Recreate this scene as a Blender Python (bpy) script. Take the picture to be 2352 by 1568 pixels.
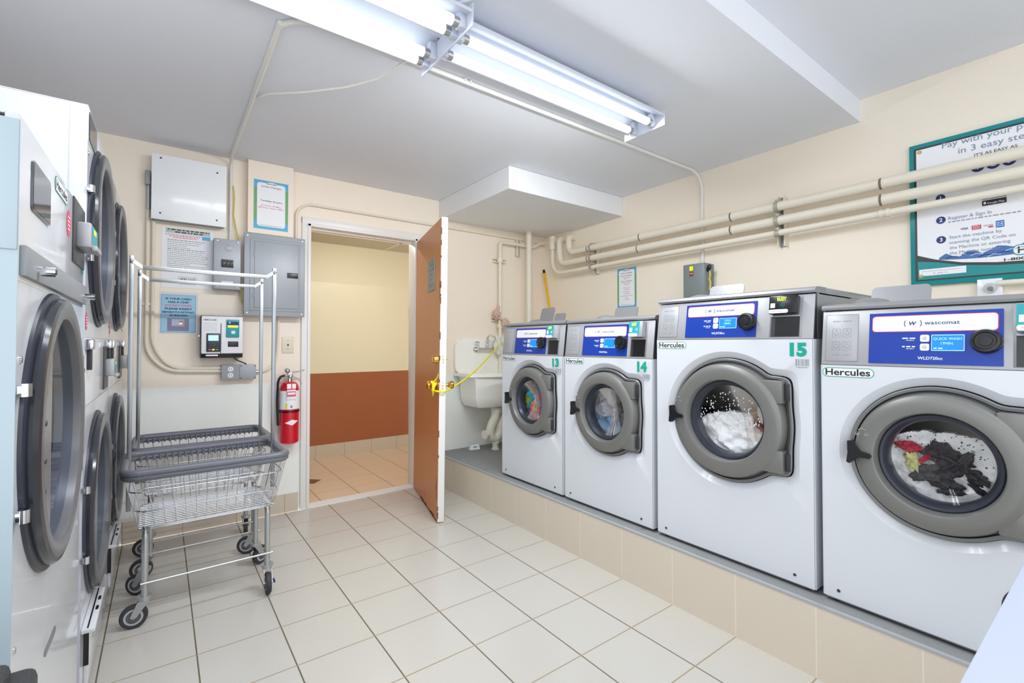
import bpy, bmesh, math, random
from mathutils import Vector, Matrix, noise
S = bpy.context.scene
for o in list(bpy.data.objects): bpy.data.objects.remove(o)
# ---------------------------------------------------------------- camera
cam = bpy.data.cameras.new('camera'); camo = bpy.data.objects.new('camera', cam); S.collection.objects.link(camo); S.camera = camo
cam.sensor_width = 36; cam.lens = 36*1080/2352; cam.shift_y = -13.85/2352; cam.clip_start = .02
camo.location = (0, 0, 1.22)
camo.rotation_euler = (math.radians(91), 0, -math.atan((1176-370)/1080))
# ---------------------------------------------------------------- world, exposure
S.world = bpy.data.worlds.new('world'); S.world.use_nodes = True
S.world.node_tree.nodes['Background'].inputs[0].default_value = (.93, .96, 1, 1)
S.world.node_tree.nodes['Background'].inputs[1].default_value = .95
vs = S.view_settings; vs.view_transform = 'Standard'; vs.look = 'None'; vs.gamma = 1; vs.use_curve_mapping = False; vs.exposure = 1.14
S.cycles.max_bounces = 16; S.cycles.diffuse_bounces = 12; S.cycles.sample_clamp_indirect = 6
TUBE_E = .65; FAR_E = .85          # radiance of the fluorescent tubes
NEAR_W, FAR_W, REAR_W, HALL_W = 1.8, 9.4, 1.9, 2.6   # light thrown down by each tube, watts
FILL_E = .9          # tubes of the unseen fixture added behind the camera for fill
HALL_E = 1           # tubes of the unseen fixture added to light the hallway
XR, YB, H1, H2 = 3.20, 3.73, 2.49, 2.615      # right wall, back wall, the two ceiling levels
PI = math.pi
random.seed(4)
# ---------------------------------------------------------------- materials
def lin(c):
    return tuple(((v/255)/12.92 if v/255 <= .04045 else ((v/255+.055)/1.055)**2.4) for v in c)+(1,)
def nt(name):
    m = bpy.data.materials.new(name); m.use_nodes = True
    return m, m.node_tree, m.node_tree.nodes['Principled BSDF']
def mat(name, c, rough=.5, metal=0., bump=0., bscale=60, mottle=0., emis=0., spec=.5, coat=0.):
    m, t, b = nt(name); c = lin(c)
    b.inputs['Base Color'].default_value = c; b.inputs['Roughness'].default_value = rough
    b.inputs['Metallic'].default_value = metal; b.inputs['Specular IOR Level'].default_value = spec
    b.inputs['Coat Weight'].default_value = coat
    if emis:
        b.inputs['Emission Color'].default_value = c; b.inputs['Emission Strength'].default_value = emis
    if bump or mottle:
        tc = t.nodes.new('ShaderNodeTexCoord'); n = t.nodes.new('ShaderNodeTexNoise')
        n.inputs['Scale'].default_value = bscale; n.inputs['Detail'].default_value = 4
        t.links.new(tc.outputs['Object'], n.inputs['Vector'])
        if bump:
            bp = t.nodes.new('ShaderNodeBump'); bp.inputs['Strength'].default_value = bump; bp.inputs['Distance'].default_value = .004
            t.links.new(n.outputs['Fac'], bp.inputs['Height']); t.links.new(bp.outputs[0], b.inputs['Normal'])
        if mottle:
            n2 = t.nodes.new('ShaderNodeTexNoise'); n2.inputs['Scale'].default_value = bscale*.12; n2.inputs['Detail'].default_value = 5
            t.links.new(tc.outputs['Object'], n2.inputs['Vector'])
            r = t.nodes.new('ShaderNodeMapRange'); r.inputs[1].default_value = .85; r.inputs[2].default_value = .65
            r.inputs[3].default_value = 1-mottle; r.inputs[4].default_value = 1+mottle*.3
            t.links.new(n2.outputs['Fac'], r.inputs[0])
            x = t.nodes.new('ShaderNodeVectorMath'); x.operation = 'SCALE'; x.inputs[0].default_value = c[:3]
            t.links.new(r.outputs[0], x.inputs['Scale']); t.links.new(x.outputs[0], b.inputs['Base Color'])
    return m
def math_node(t, op, a, b=None):
    n = t.nodes.new('ShaderNodeMath'); n.operation = op
    for i, v in enumerate((a, b)):
        if v is None: continue
        if hasattr(v, 'links') or hasattr(v, 'is_linked'): t.links.new(v, n.inputs[i])
        else: n.inputs[i].default_value = v
    return n.outputs[0]
def tile_mat(name, base, axes, per, offs, gw, groutc, rough=.25, vary=.03):
    """square tiles: axes = object-space axes carrying joints, per = pitch, offs, joint colour per axis"""
    m, t, b = nt(name)
    tc = t.nodes.new('ShaderNodeTexCoord'); sp = t.nodes.new('ShaderNodeSeparateXYZ'); t.links.new(tc.outputs['Object'], sp.inputs[0])
    nz = t.nodes.new('ShaderNodeTexNoise'); nz.inputs['Scale'].default_value = 260; t.links.new(tc.outputs['Object'], nz.inputs['Vector'])
    n2 = t.nodes.new('ShaderNodeTexNoise'); n2.inputs['Scale'].default_value = 1.7; n2.inputs['Detail'].default_value = 3; t.links.new(tc.outputs['Object'], n2.inputs['Vector'])
    f = math_node(t, 'ADD', math_node(t, 'MULTIPLY', nz.outputs['Fac'], vary*2), 1-vary)
    f = math_node(t, 'MULTIPLY', f, math_node(t, 'ADD', math_node(t, 'MULTIPLY', n2.outputs['Fac'], vary*2), 1-vary))
    sc = t.nodes.new('ShaderNodeVectorMath'); sc.operation = 'SCALE'; sc.inputs[0].default_value = lin(base)[:3]; t.links.new(f, sc.inputs['Scale'])
    col = sc.outputs[0]; mask = None
    for ax, pr_, of, gc in zip(axes, per, offs, groutc):
        d = math_node(t, 'ABSOLUTE', math_node(t, 'SUBTRACT', math_node(t, 'FRACT', math_node(t, 'DIVIDE', math_node(t, 'SUBTRACT', sp.outputs[ax], of-pr_/2+100*pr_*-1), pr_)), .5))
        g = math_node(t, 'LESS_THAN', d, gw/pr_/2)
        mx = t.nodes.new('ShaderNodeMix'); mx.data_type = 'RGBA'; t.links.new(g, mx.inputs[0]); t.links.new(col, mx.inputs[6]); mx.inputs[7].default_value = lin(gc)
        col = mx.outputs[2]; mask = g if mask is None else math_node(t, 'MAXIMUM', mask, g)
    t.links.new(col, b.inputs['Base Color'])
    t.links.new(math_node(t, 'ADD', math_node(t, 'MULTIPLY', mask, .6), rough), b.inputs['Roughness'])
    bp = t.nodes.new('ShaderNodeBump'); bp.inputs['Strength'].default_value = .4; bp.inputs['Distance'].default_value = .002; bp.invert = True
    t.links.new(mask, bp.inputs['Height']); t.links.new(bp.outputs[0], b.inputs['Normal'])
    return m
def two_tone(name, top, low, z, rough=.5):
    m, t, b = nt(name); b.inputs['Roughness'].default_value = rough
    tc = t.nodes.new('ShaderNodeTexCoord'); sp = t.nodes.new('ShaderNodeSeparateXYZ'); t.links.new(tc.outputs['Object'], sp.inputs[0])
    n = t.nodes.new('ShaderNodeTexNoise'); n.inputs['Scale'].default_value = 90; n.inputs['Detail'].default_value = 5; t.links.new(tc.outputs['Object'], n.inputs['Vector'])
    zz = math_node(t, 'ADD', sp.outputs[2], math_node(t, 'MULTIPLY', n.outputs['Fac'], .008))
    g = math_node(t, 'GREATER_THAN', zz, z)
    mx = t.nodes.new('ShaderNodeMix'); mx.data_type = 'RGBA'; t.links.new(g, mx.inputs[0]); mx.inputs[6].default_value = lin(low); mx.inputs[7].default_value = lin(top)
    t.links.new(mx.outputs[2], b.inputs['Base Color'])
    bp = t.nodes.new('ShaderNodeBump'); bp.inputs['Strength'].default_value = .25; bp.inputs['Distance'].default_value = .004
    t.links.new(n.outputs['Fac'], bp.inputs['Height']); t.links.new(bp.outputs[0], b.inputs['Normal'])
    return m
def glass_mat(name, tint=(1, 1, 1), k=.5):
    m, t, b = nt(name); t.nodes.remove(b); out = t.nodes['Material Output']
    tr = t.nodes.new('ShaderNodeBsdfTransparent'); tr.inputs[0].default_value = (*tint, 1)
    gl = t.nodes.new('ShaderNodeBsdfGlossy'); gl.inputs['Roughness'].default_value = .03
    fr = t.nodes.new('ShaderNodeFresnel'); fr.inputs[0].default_value = 1.5
    mx = t.nodes.new('ShaderNodeMixShader'); t.links.new(math_node(t, 'MULTIPLY', fr.outputs[0], k), mx.inputs[0]); t.links.new(tr.outputs[0], mx.inputs[1]); t.links.new(gl.outputs[0], mx.inputs[2])
    t.links.new(mx.outputs[0], out.inputs[0]); return m
def cell_mat(name, cols, scale, rough=.8, distort=.3):
    """patches of differently coloured cloth"""
    m, t, b = nt(name); b.inputs['Roughness'].default_value = rough
    tc = t.nodes.new('ShaderNodeTexCoord'); n = t.nodes.new('ShaderNodeTexNoise'); n.inputs['Scale'].default_value = scale*.8
    t.links.new(tc.outputs['Object'], n.inputs['Vector'])
    mx = t.nodes.new('ShaderNodeMix'); mx.data_type = 'RGBA'; mx.inputs[0].default_value = distort*.2
    t.links.new(tc.outputs['Object'], mx.inputs[6]); t.links.new(n.outputs['Color'], mx.inputs[7])
    v = t.nodes.new('ShaderNodeTexVoronoi'); v.inputs['Scale'].default_value = scale; t.links.new(mx.outputs[2], v.inputs['Vector'])
    sp = t.nodes.new('ShaderNodeSeparateColor'); t.links.new(v.outputs['Color'], sp.inputs[0])
    r = t.nodes.new('ShaderNodeValToRGB'); r.color_ramp.interpolation = 'CONSTANT'
    for i, c in enumerate(cols):
        e = r.color_ramp.elements[i] if i < 2 else r.color_ramp.elements.new(.5)
        e.position = i/len(cols); e.color = lin(c)
    t.links.new(sp.outputs[0], r.inputs[0]); t.links.new(r.outputs[0], b.inputs['Base Color']); return m
WH = (214, 218, 223)
M = dict(
    wall=mat('wall_paint_cream', (240, 230, 213), .45, bump=.25, bscale=90),
    wall2=two_tone('wall_paint_two_tone', (240, 228, 212), (236, 237, 232), .945),
    ceil=mat('ceiling_paint', (228, 231, 237), .75, bump=.2, bscale=120),
    soffit=mat('soffit_paint', (230, 231, 233), .6, bump=.2, bscale=120),
    hall_top=two_tone('hall_paint', (236, 231, 204), (164, 98, 60), .905, .4),
    floor=tile_mat('floor_tile', (193, 189, 181), (0, 1), (.3015, .3015), (1.030, 2.838), .0052, ((104, 92, 70), (158, 140, 112)), .22),
    hfloor=tile_mat('hall_tile', (226, 204, 180), (0, 1), (.3015, .3015), (1.310, 2.838), .0052, ((120, 100, 70), (170, 145, 115)), .25),
    curb=tile_mat('curb_tile', (214, 203, 186), (1,), (.3015,), (2.838,), .005, ((225, 218, 205),), .35, .05),
    base=tile_mat('base_tile', (206, 194, 176), (0,), (.3015,), (.727,), .004, ((170, 150, 120),), .35, .04),
    concrete=mat('concrete', (128, 130, 130), .8, bump=.5, bscale=50, mottle=.5),
    marble=mat('marble_sill', (232, 234, 236), .3, bump=.05),
    trimw=mat('door_frame_paint', (232, 230, 226), .35, bump=.15, bscale=40),
    pipe=mat('pipe_paint', (228, 221, 204), .4, bump=.12, bscale=50),
    cpipe=mat('conduit_paint', (226, 224, 218), .4), piped=mat('pipe_clamp', (176, 172, 158), .5, .3),
    seam=mat('pipe_seam_dark', (130, 112, 88), .8),
    white=mat('appliance_white', WH, .22, coat=.2),
    dwhite=mat('dryer_white', (218, 220, 224), .18, coat=.3),
    dstk=mat('dryer_side_white', (200, 204, 214), .4), dside=mat('dryer_side_blue_grey', (178, 196, 204), .35),
    silver=mat('silver_paint', (160, 161, 164), .33, .55),
    silverl=mat('silver_light', (176, 177, 180), .38, .25),
    door=mat('door_grey', (126, 126, 123), .38, .35, bump=.03, bscale=400),
    bezel=mat('bezel_grey', (128, 129, 129), .4, .3),
    gap=mat('gap_dark', (30, 31, 34), .6),
    rubber=mat('rubber_dark', (46, 50, 62), .35),
    black=mat('black_plastic', (26, 26, 30), .25),
    dark=mat('dark_panel', (52, 54, 58), .35),
    dplast=mat('dryer_door_plastic', (104, 105, 108), .3),
    dringd=mat('dryer_door_edge', (60, 62, 68), .16, .3),
    dplate=mat('door_plate', (150, 150, 148), .3, .6),
    drum=mat('drum_steel', (72, 75, 84), .28, .9, bump=.6, bscale=220),
    ddrum=mat('dryer_drum', (58, 61, 74), .3, .8, bump=.3, bscale=60),
    blue=mat('panel_blue', (18, 58, 158), .3),
    lcd=mat('lcd_blue', (14, 112, 232), .3, emis=.4),
    lcdt=mat('lcd_text', (150, 208, 255), .4, emis=.45),
    ledg=mat('led_green', (176, 255, 20), .4, emis=1.0),
    ledy=mat('led_yellow', (232, 230, 30), .4, emis=.6),
    ink=mat('ink_black', (34, 34, 40), .5),
    inkb=mat('ink_blue', (28, 48, 110), .5),
    inkg=mat('ink_grey', (142, 146, 152), .5),
    inkp=mat('ink_grey_blue', (128, 140, 168), .5),
    inkr=mat('ink_red', (220, 92, 116), .5),
    teal=mat('teal', (18, 160, 138), .4),
    tealp=mat('poster_teal', (18, 140, 142), .3),
    tealr=mat('reader_teal', (40, 160, 168), .35),
    paper=mat('paper', (236, 237, 240), .5),
    pink=mat('pink', (226, 70, 110), .5),
    pblue=mat('poster_blue', (88, 172, 212), .5), pgreen=mat('poster_green', (112, 166, 112), .5),
    chrome=mat('chrome', (215, 216, 220), .1, 1.), zinc=mat('zinc', (184, 186, 186), .32, .8), postz=mat('plated_post', (152, 156, 160), .3, .9),
    steel=mat('plated_wire', (214, 216, 220), .18, .9),
    vinyl=mat('grey_vinyl_bumper', (104, 106, 114), .3),
    wheel=mat('grey_rubber_wheel', (96, 98, 102), .55), wheeld=mat('dark_tyre', (52, 52, 54), .6), wheelc=mat('wheel_core', (170, 172, 178), .4),
    panelg=mat('panel_grey', (164, 169, 175), .38, .1), panelw=mat('white_lid', (238, 240, 243), .16),
    boxg=mat('box_grey', (150, 154, 158), .5, .2), switchg=mat('switch_grey', (126, 134, 136), .45, .2),
    ivory=mat('ivory_plate', (222, 214, 192), .4),
    red=mat('extinguisher_red', (205, 16, 40), .22, coat=.3), yellow=mat('yellow_rope', (236, 224, 20), .6, bump=.6, bscale=300),
    wire=mat('yellow_wire', (206, 186, 90), .5), mop=mat('yellow_handle', (232, 178, 16), .3),
    brown=mat('door_brown', (198, 128, 80), .38, bump=.08, bscale=30, mottle=.16), chip=mat('chipped_wood', (120, 74, 42), .8),
    brass=mat('brass', (226, 180, 96), .16, 1.),
    porc=mat('porcelain', (244, 243, 236), .14, coat=.4), trap=mat('trap_paint', (230, 226, 212), .4, bump=.3, bscale=60),
    rag=mat('pink_rag', (206, 176, 162), .9, bump=.5, bscale=40), bag=mat('clear_bag', (220, 220, 214), .2),
    tab=mat('table_laminate', (190, 198, 214), .35), hamper=mat('pebbled_black', (62, 63, 66), .5, bump=1.0, bscale=500),
    suds=mat('suds', (246, 248, 250), .7, bump=.5, bscale=160), garm=mat('dark_garment', (34, 32, 38), .6, bump=.3, bscale=60),
    garr=mat('red_garment', (170, 20, 56), .6), gary=mat('olive_garment', (190, 190, 130), .7), garb=mat('blue_garment', (120, 150, 180), .8, bump=.4, bscale=60),
    garg=mat('grey_garment', (176, 178, 186), .8, bump=.4, bscale=50),
    multi=cell_mat('mixed_laundry', ((150, 16, 50), (40, 170, 190), (190, 190, 50), (215, 80, 130), (40, 170, 190), (80, 160, 190), (232, 232, 236), (240, 130, 80), (120, 60, 130)), 17),
    glass=glass_mat('door_glass'), dglass=glass_mat('dryer_glass', (.75, .8, .9), .22),
    tube=mat('tube_light', (244, 250, 255), .4, emis=TUBE_E), tubef=mat('tube_light_far', (244, 250, 255), .4, emis=FAR_E), tube2=mat('tube_light_added_rear', (244, 250, 255), .4, emis=FILL_E), tube3=mat('tube_light_added_hall', (255, 246, 228), .4, emis=HALL_E),
    fix=mat('fixture_white', (206, 211, 222), .35), cctile=mat('hall_ceiling_tile', (206, 200, 180), .8),
    dia=mat('diamond_tile', (120, 88, 74), .35), wave=mat('wave_blue', (70, 110, 170), .5), photo=mat('photo_purple', (132, 124, 150), .5),
    cardr=mat('card_red', (200, 60, 80), .5), cardb=mat('card_blue', (30, 110, 180), .5), yl=mat('label_yellow', (230, 214, 40), .5),
)
# ---------------------------------------------------------------- mesh builder
def rrect(x0, x1, z0, z1, r, n=6):
    out = []
    for cx, cz, a0 in ((x1-r, z1-r, 0), (x0+r, z1-r, 90), (x0+r, z0+r, 180), (x1-r, z0+r, 270)):
        for i in range(n+1):
            a = math.radians(a0+90*i/n); out.append((cx+r*math.cos(a), cz+r*math.sin(a)))
    return out
def circ(cx, cz, r, n=32, rz=None):
    return [(cx+r*math.cos(2*PI*i/n), cz+(rz or r)*math.sin(2*PI*i/n)) for i in range(n)]
def fil(pts, rad, n=6):
    pts = [Vector(p) for p in pts]; out = [pts[0]]
    for a, b, c in zip(pts, pts[1:], pts[2:]):
        d1 = (a-b); d2 = (c-b); r = min(rad, d1.length*.48, d2.length*.48)
        p, q = b+d1.normalized()*r, b+d2.normalized()*r
        for i in range(n+1):
            t = i/n; out.append(p*(1-t)**2+b*2*t*(1-t)+q*t*t)
    out.append(pts[-1]); return out
class G:
    def __init__(s): s.v = []; s.f = []; s.m = []; s.mats = []
    def mi(s, m):
        if m not in s.mats: s.mats.append(m)
        return s.mats.index(m)
    def add(s, v, f, m):
        o = len(s.v); s.v += [tuple(p) for p in v]; i = s.mi(m)
        for q in f: s.f.append(tuple(o+k for k in q)); s.m.append(i)
        return s
    def box(s, x0, x1, y0, y1, z0, z1, m, b=0, seg=2):
        if b:
            bm = bmesh.new(); bmesh.ops.create_cube(bm, size=1)
            for v in bm.verts: v.co = ((x0+x1)/2+v.co.x*(x1-x0), (y0+y1)/2+v.co.y*(y1-y0), (z0+z1)/2+v.co.z*(z1-z0))
            bmesh.ops.bevel(bm, geom=list(bm.edges), offset=b, segments=seg, profile=.5, affect='EDGES')
            bm.verts.index_update(); s.add([v.co for v in bm.verts], [[v.index for v in f.verts] for f in bm.faces], m); bm.free(); return s
        v = [(x, y, z) for x in (x0, x1) for y in (y0, y1) for z in (z0, z1)]
        return s.add(v, [(0, 1, 3, 2), (4, 6, 7, 5), (0, 4, 5, 1), (2, 3, 7, 6), (0, 2, 6, 4), (1, 5, 7, 3)], m)
    def prism(s, poly, y0, y1, m):          # polygon in x,z extruded along y
        n = len(poly); v = [(x, y0, z) for x, z in poly]+[(x, y1, z) for x, z in poly]
        return s.add(v, [tuple(range(n)), tuple(range(2*n-1, n-1, -1))]+[(i, i+n, (i+1) % n+n, (i+1) % n) for i in range(n)], m)
    def prismx(s, poly, x0, x1, m):          # polygon in y,z extruded along x
        n = len(poly); v = [(x0, y, z) for y, z in poly]+[(x1, y, z) for y, z in poly]
        return s.add(v, [tuple(range(n)), tuple(range(2*n-1, n-1, -1))]+[(i, (i+1) % n, (i+1) % n+n, i+n) for i in range(n)], m)
    def prismz(s, poly, z0, z1, m):
        n = len(poly); v = [(x, y, z0) for x, y in poly]+[(x, y, z1) for x, y in poly]
        return s.add(v, [tuple(range(n-1, -1, -1)), tuple(range(n, 2*n))]+[(i, (i+1) % n, (i+1) % n+n, i+n) for i in range(n)], m)
    def tube(s, pts, r, m, n=10, closed=False, caps=True):
        P = [Vector(p) for p in pts]; N = len(P); rs = r if isinstance(r, (list, tuple)) else [r]*N
        T = []
        for i in range(N):
            a = P[(i-1) % N] if (closed or i > 0) else P[i]; b = P[(i+1) % N] if (closed or i < N-1) else P[i]
            d = (b-a); T.append(d.normalized() if d.length > 1e-9 else Vector((0, 0, 1)))
        u = T[0].orthogonal().normalized(); V = []
        for i in range(N):
            u = (u-T[i]*u.dot(T[i])).normalized(); w = T[i].cross(u)
            for k in range(n):
                a = 2*PI*k/n+PI/n; V.append(P[i]+(u*math.cos(a)+w*math.sin(a))*rs[i])
        F = []
        for i in range(N if closed else N-1):
            j = (i+1) % N
            for k in range(n): F.append((i*n+k, i*n+(k+1) % n, j*n+(k+1) % n, j*n+k))
        if caps and not closed: F += [tuple(range(n-1, -1, -1)), tuple((N-1)*n+k for k in range(n))]
        return s.add(V, F, m)
    def cyl(s, p0, p1, r, m, n=20, r2=None):
        return s.tube([p0, p1], [r, r if r2 is None else r2], m, n)
    def lathe(s, prof, o, m, axis='y', n=48, arc=(0, 2*PI)):   # prof: (r, t) along axis
        V = []; full = abs(arc[1]-arc[0]-2*PI) < 1e-6; N = n if full else n+1
        for r, t in prof:
            for k in range(N):
                a = arc[0]+(arc[1]-arc[0])*k/n; c, q = r*math.cos(a), r*math.sin(a)
                p = {'y': (c, t, q), 'z': (c, q, t), 'x': (t, c, q)}[axis]; V.append((o[0]+p[0], o[1]+p[1], o[2]+p[2]))
        F = [(i*N+k, i*N+(k+1) % N, (i+1)*N+(k+1) % N, (i+1)*N+k) for i in range(len(prof)-1) for k in range(N if full else N-1)]
        return s.add(V, F, m)
    def rings(s, loops, mats):                # loops of equal count, stitched
        n = len(loops[0])
        for a, b, m in zip(loops, loops[1:], mats):
            s.add(a+b, [(i, (i+1) % n, (i+1) % n+n, i+n) for i in range(n)], m)
        return s
    def sphere(s, c, r, m, sc=(1, 1, 1), n=12, rough=0, seed=0):
        V = []; F = []
        for i in range(n+1):
            for k in range(2*n):
                th = PI*i/n; a = PI*k/n; d = Vector((math.sin(th)*math.cos(a), math.sin(th)*math.sin(a), math.cos(th)))
                q = r*(1+(rough*noise.noise(d*2.2+Vector((seed, seed*1.7, 3)))+rough*.4*noise.noise(d*6+Vector((seed, 0, 9))) if rough else 0))
                V.append((c[0]+d.x*q*sc[0], c[1]+d.y*q*sc[1], c[2]+d.z*q*sc[2]))
        for i in range(n):
            for k in range(2*n): F.append((i*2*n+k, (i+1)*2*n+k, (i+1)*2*n+(k+1) % (2*n), i*2*n+(k+1) % (2*n)))
        return s.add(V, F, m)
    def text(s, st, x, z, h, m, y=-.001, w=None, al='l', bold=0., shear=0., sl=0.):
        """flat lettering in the local x,z plane facing -y; h = cap height, w = forced width"""
        V, F, W, hh = text_mesh(st, bold, shear)
        k = h/hh; kx = k if w is None else w/W; wt = W*kx
        x0 = x-(wt/2 if al == 'c' else wt if al == 'r' else 0)
        return s.add([(x0+a*kx, y, z+b*k+sl*a*kx) for a, b in V], F, m)
    def scrib(s, x, z, w, h, m, y=-.001, seed=1):
        """a line too small to read: word-like strokes"""
        r = random.Random(seed); a = x
        while a < x+w:
            l = r.uniform(h*1.2, h*4); e = min(a+l, x+w)
            s.prism([(a, z), (e, z), (e, z+h), (a, z+h)], y, y+.0003, m); a = e+h*.9
        return s
    def rect(s, x0, x1, z0, z1, m, y=-.001):
        return s.add([(x0, y, z0), (x1, y, z0), (x1, y, z1), (x0, y, z1)], [(0, 1, 2, 3)], m)
    def poly(s, p, m, y=-.001):
        return s.add([(a, y, b) for a, b in p], [tuple(range(len(p)))], m)
    def xform(s, mt, start=0):
        for i in range(start, len(s.v)): s.v[i] = tuple(mt @ Vector(s.v[i]))
        return s
    def build(s, name, parent=None, loc=None, rot=None, fix=True):
        me = bpy.data.meshes.new(name); me.from_pydata(s.v, [], s.f)
        for m in s.mats: me.materials.append(m)
        me.polygons.foreach_set('material_index', s.m)
        if fix and len(s.f) < 60000:
            bm = bmesh.new(); bm.from_mesh(me); bmesh.ops.remove_doubles(bm, verts=bm.verts, dist=1e-6)
            bmesh.ops.recalc_face_normals(bm, faces=bm.faces); bm.to_mesh(me); bm.free()
        me.polygons.foreach_set('use_smooth', [True]*len(me.polygons)); me.set_sharp_from_angle(angle=math.radians(32))
        me.update(); o = bpy.data.objects.new(name, me); S.collection.objects.link(o)
        if parent: o.parent = parent
        if loc: o.location = loc
        if rot: o.rotation_euler = rot
        return o
TX = {}
def text_mesh(st, bold, shear):
    k = (st, bold, shear)
    if k in TX: return TX[k]
    def mk(t):
        c = bpy.data.curves.new('t', 'FONT'); c.body = t; c.size = 1; c.offset = bold; c.shear = shear; c.resolution_u = 3
        o = bpy.data.objects.new('t', c); S.collection.objects.link(o)
        me = bpy.data.meshes.new_from_object(o.evaluated_get(bpy.context.evaluated_depsgraph_get()))
        V = [(v.co.x, v.co.y) for v in me.vertices]; F = [tuple(p.vertices) for p in me.polygons]
        bpy.data.objects.remove(o); bpy.data.curves.remove(c); bpy.data.meshes.remove(me); return V, F
    if 'H' not in TX:
        V, F = mk('H') if bold == 0 else mk('H'); TX['H'] = max(v[1] for v in V)
    V, F = mk(st); x0 = min(v[0] for v in V); x1 = max(v[0] for v in V)
    V = [(a-x0, b) for a, b in V]; TX[k] = (V, F, x1-x0, TX['H']); return TX[k]
def tag(o, label=None, cat=None, group=None, kind=None):
    if label: o['label'] = label
    if cat: o['category'] = cat
    if group: o['group'] = group
    if kind: o['kind'] = kind
    return o
def empty(name, loc, rz=0, label=None, cat=None, group=None, rx=0):
    o = bpy.data.objects.new(name, None); S.collection.objects.link(o); o.location = loc; o.rotation_euler = (rx, 0, rz); o.empty_display_size = .1
    return tag(o, label, cat, group)
def struct(g, name): return tag(g.build(name), kind='structure')
# ---------------------------------------------------------------- the room
g = G(); g.box(-1.3, XR, -2.3, YB-.02, -.05, 0, M['floor']); struct(g, 'floor')
g = G(); g.box(-1.2, 5.2, YB+.08, 5.30, -.05, 0, M['hfloor'])
for cx, cy in ((2.055, 4.37), (1.08, 4.42)):
    a = .085; g.prismz([(cx-a, cy), (cx, cy-a), (cx+a, cy), (cx, cy+a)], 0, .0015, M['dia'])
struct(g, 'floor_hall')
DX0, DX1, DZ = .892, 1.735, 2.098
g = G()
g.box(-1.3, DX0-.02, YB, YB+.10, 0, H1+.2, M['wall2']); g.box(DX1+.02, XR+.15, YB, YB+.10, 0, H1+.2, M['wall2'])
g.box(DX0-.02, DX1+.02, YB, YB+.10, DZ+.02, H1+.2, M['wall2']); struct(g, 'wall_back')
g = G(); g.box(XR, XR+.12, -2.3, YB, 0, H2+.1, M['wall']); struct(g, 'wall_right')
g = G(); g.box(-1.42, -1.3, .9, YB+.1, 0, H2+.1, M['wall']); struct(g, 'wall_left')
g = G(); g.box(-1.3, XR, .948, YB, H1, H2+.1, M['ceil']); g.box(-1.3, XR, -2.3, .948, H2, H2+.1, M['ceil']); struct(g, 'ceiling')
g = G(); g.box(1.972, XR-.002, 2.68, YB-.002, 2.325, H1-.002, M['soffit']); struct(g, 'trim_1')          # dropped soffit
g = G(); g.box(.468, .755, YB-.075, YB-.002, 1.985, H1-.002, M['wall2']); struct(g, 'trim_2')               # boxed-out chase above the panel
# hallway
g = G(); g.box(-1.2, 5.2, 5.28, 5.38, 0, 2.5, M['hall_top']); struct(g, 'wall_hall')
g = G(); g.box(-1.25, -1.2, YB+.1, 5.3, 0, 2.5, M['hall_top']); struct(g, 'wall_hall_left')
g = G(); g.box(5.2, 5.25, YB+.1, 5.3, 0, 2.5, M['hall_top']); struct(g, 'wall_hall_right')
g = G(); g.box(-1.2, 5.2, YB+.1, 5.28, 2.31, 2.4, M['cctile']); g.box(2.06, 2.085, YB+.1, 5.28, 2.306, 2.312, M['trimw']); g.box(-1.2, 5.2, 4.80, 4.82, 2.306, 2.312, M['trimw']); struct(g, 'ceiling_hall')
g = G(); g.box(-1.2, 5.2, 5.268, 5.282, 0, .135, M['base']); struct(g, 'baseboard_hall')
g = G(); g.box(-.18, DX0-.075, YB-.012, YB+.004, 0, .132, M['base']); struct(g, 'baseboard_back')
g = G(); g.box(DX0, DX1, YB-.02, YB+.085, -.03, .006, M['marble']); struct(g, 'trim_3')
# raised platform under the washers
PX, PZ = 1.93, .268
g = G(); g.box(PX+.012, XR, -2.28, YB, 0, PZ, M['concrete']); g.box(PX, PX+.012, -2.28, YB, 0, PZ-.008, M['curb'])
g.box(PX-.002, PX+.014, -2.28, YB, PZ-.008, PZ+.001, M['silverl']); struct(g, 'floor_platform')
# door frame
g = G()
for x0, x1 in ((DX0-.062, DX0-.02), (DX1+.02, DX1+.062)): g.box(x0, x1, YB-.018, YB+.002, 0, DZ+.068, M['trimw'], .004)
g.box(DX0-.062, DX1+.062, YB-.0185, YB+.002, DZ+.02, DZ+.069, M['trimw'], .004)
for x0, x1 in ((DX0-.022, DX0), (DX1, DX1+.022)): g.box(x0, x1, YB-.026, YB+.11, 0, DZ+.02, M['trimw'], .003)
g.box(DX0-.022, DX1+.022, YB-.026, YB+.11, DZ, DZ+.022, M['trimw'], .003)
g.box(DX0, DX0+.012, YB+.03, YB+.08, 0, DZ, M['trimw']); g.box(DX0, DX1, YB+.03, YB+.08, DZ-.012, DZ, M['trimw'])
struct(g, 'door_frame')
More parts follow.
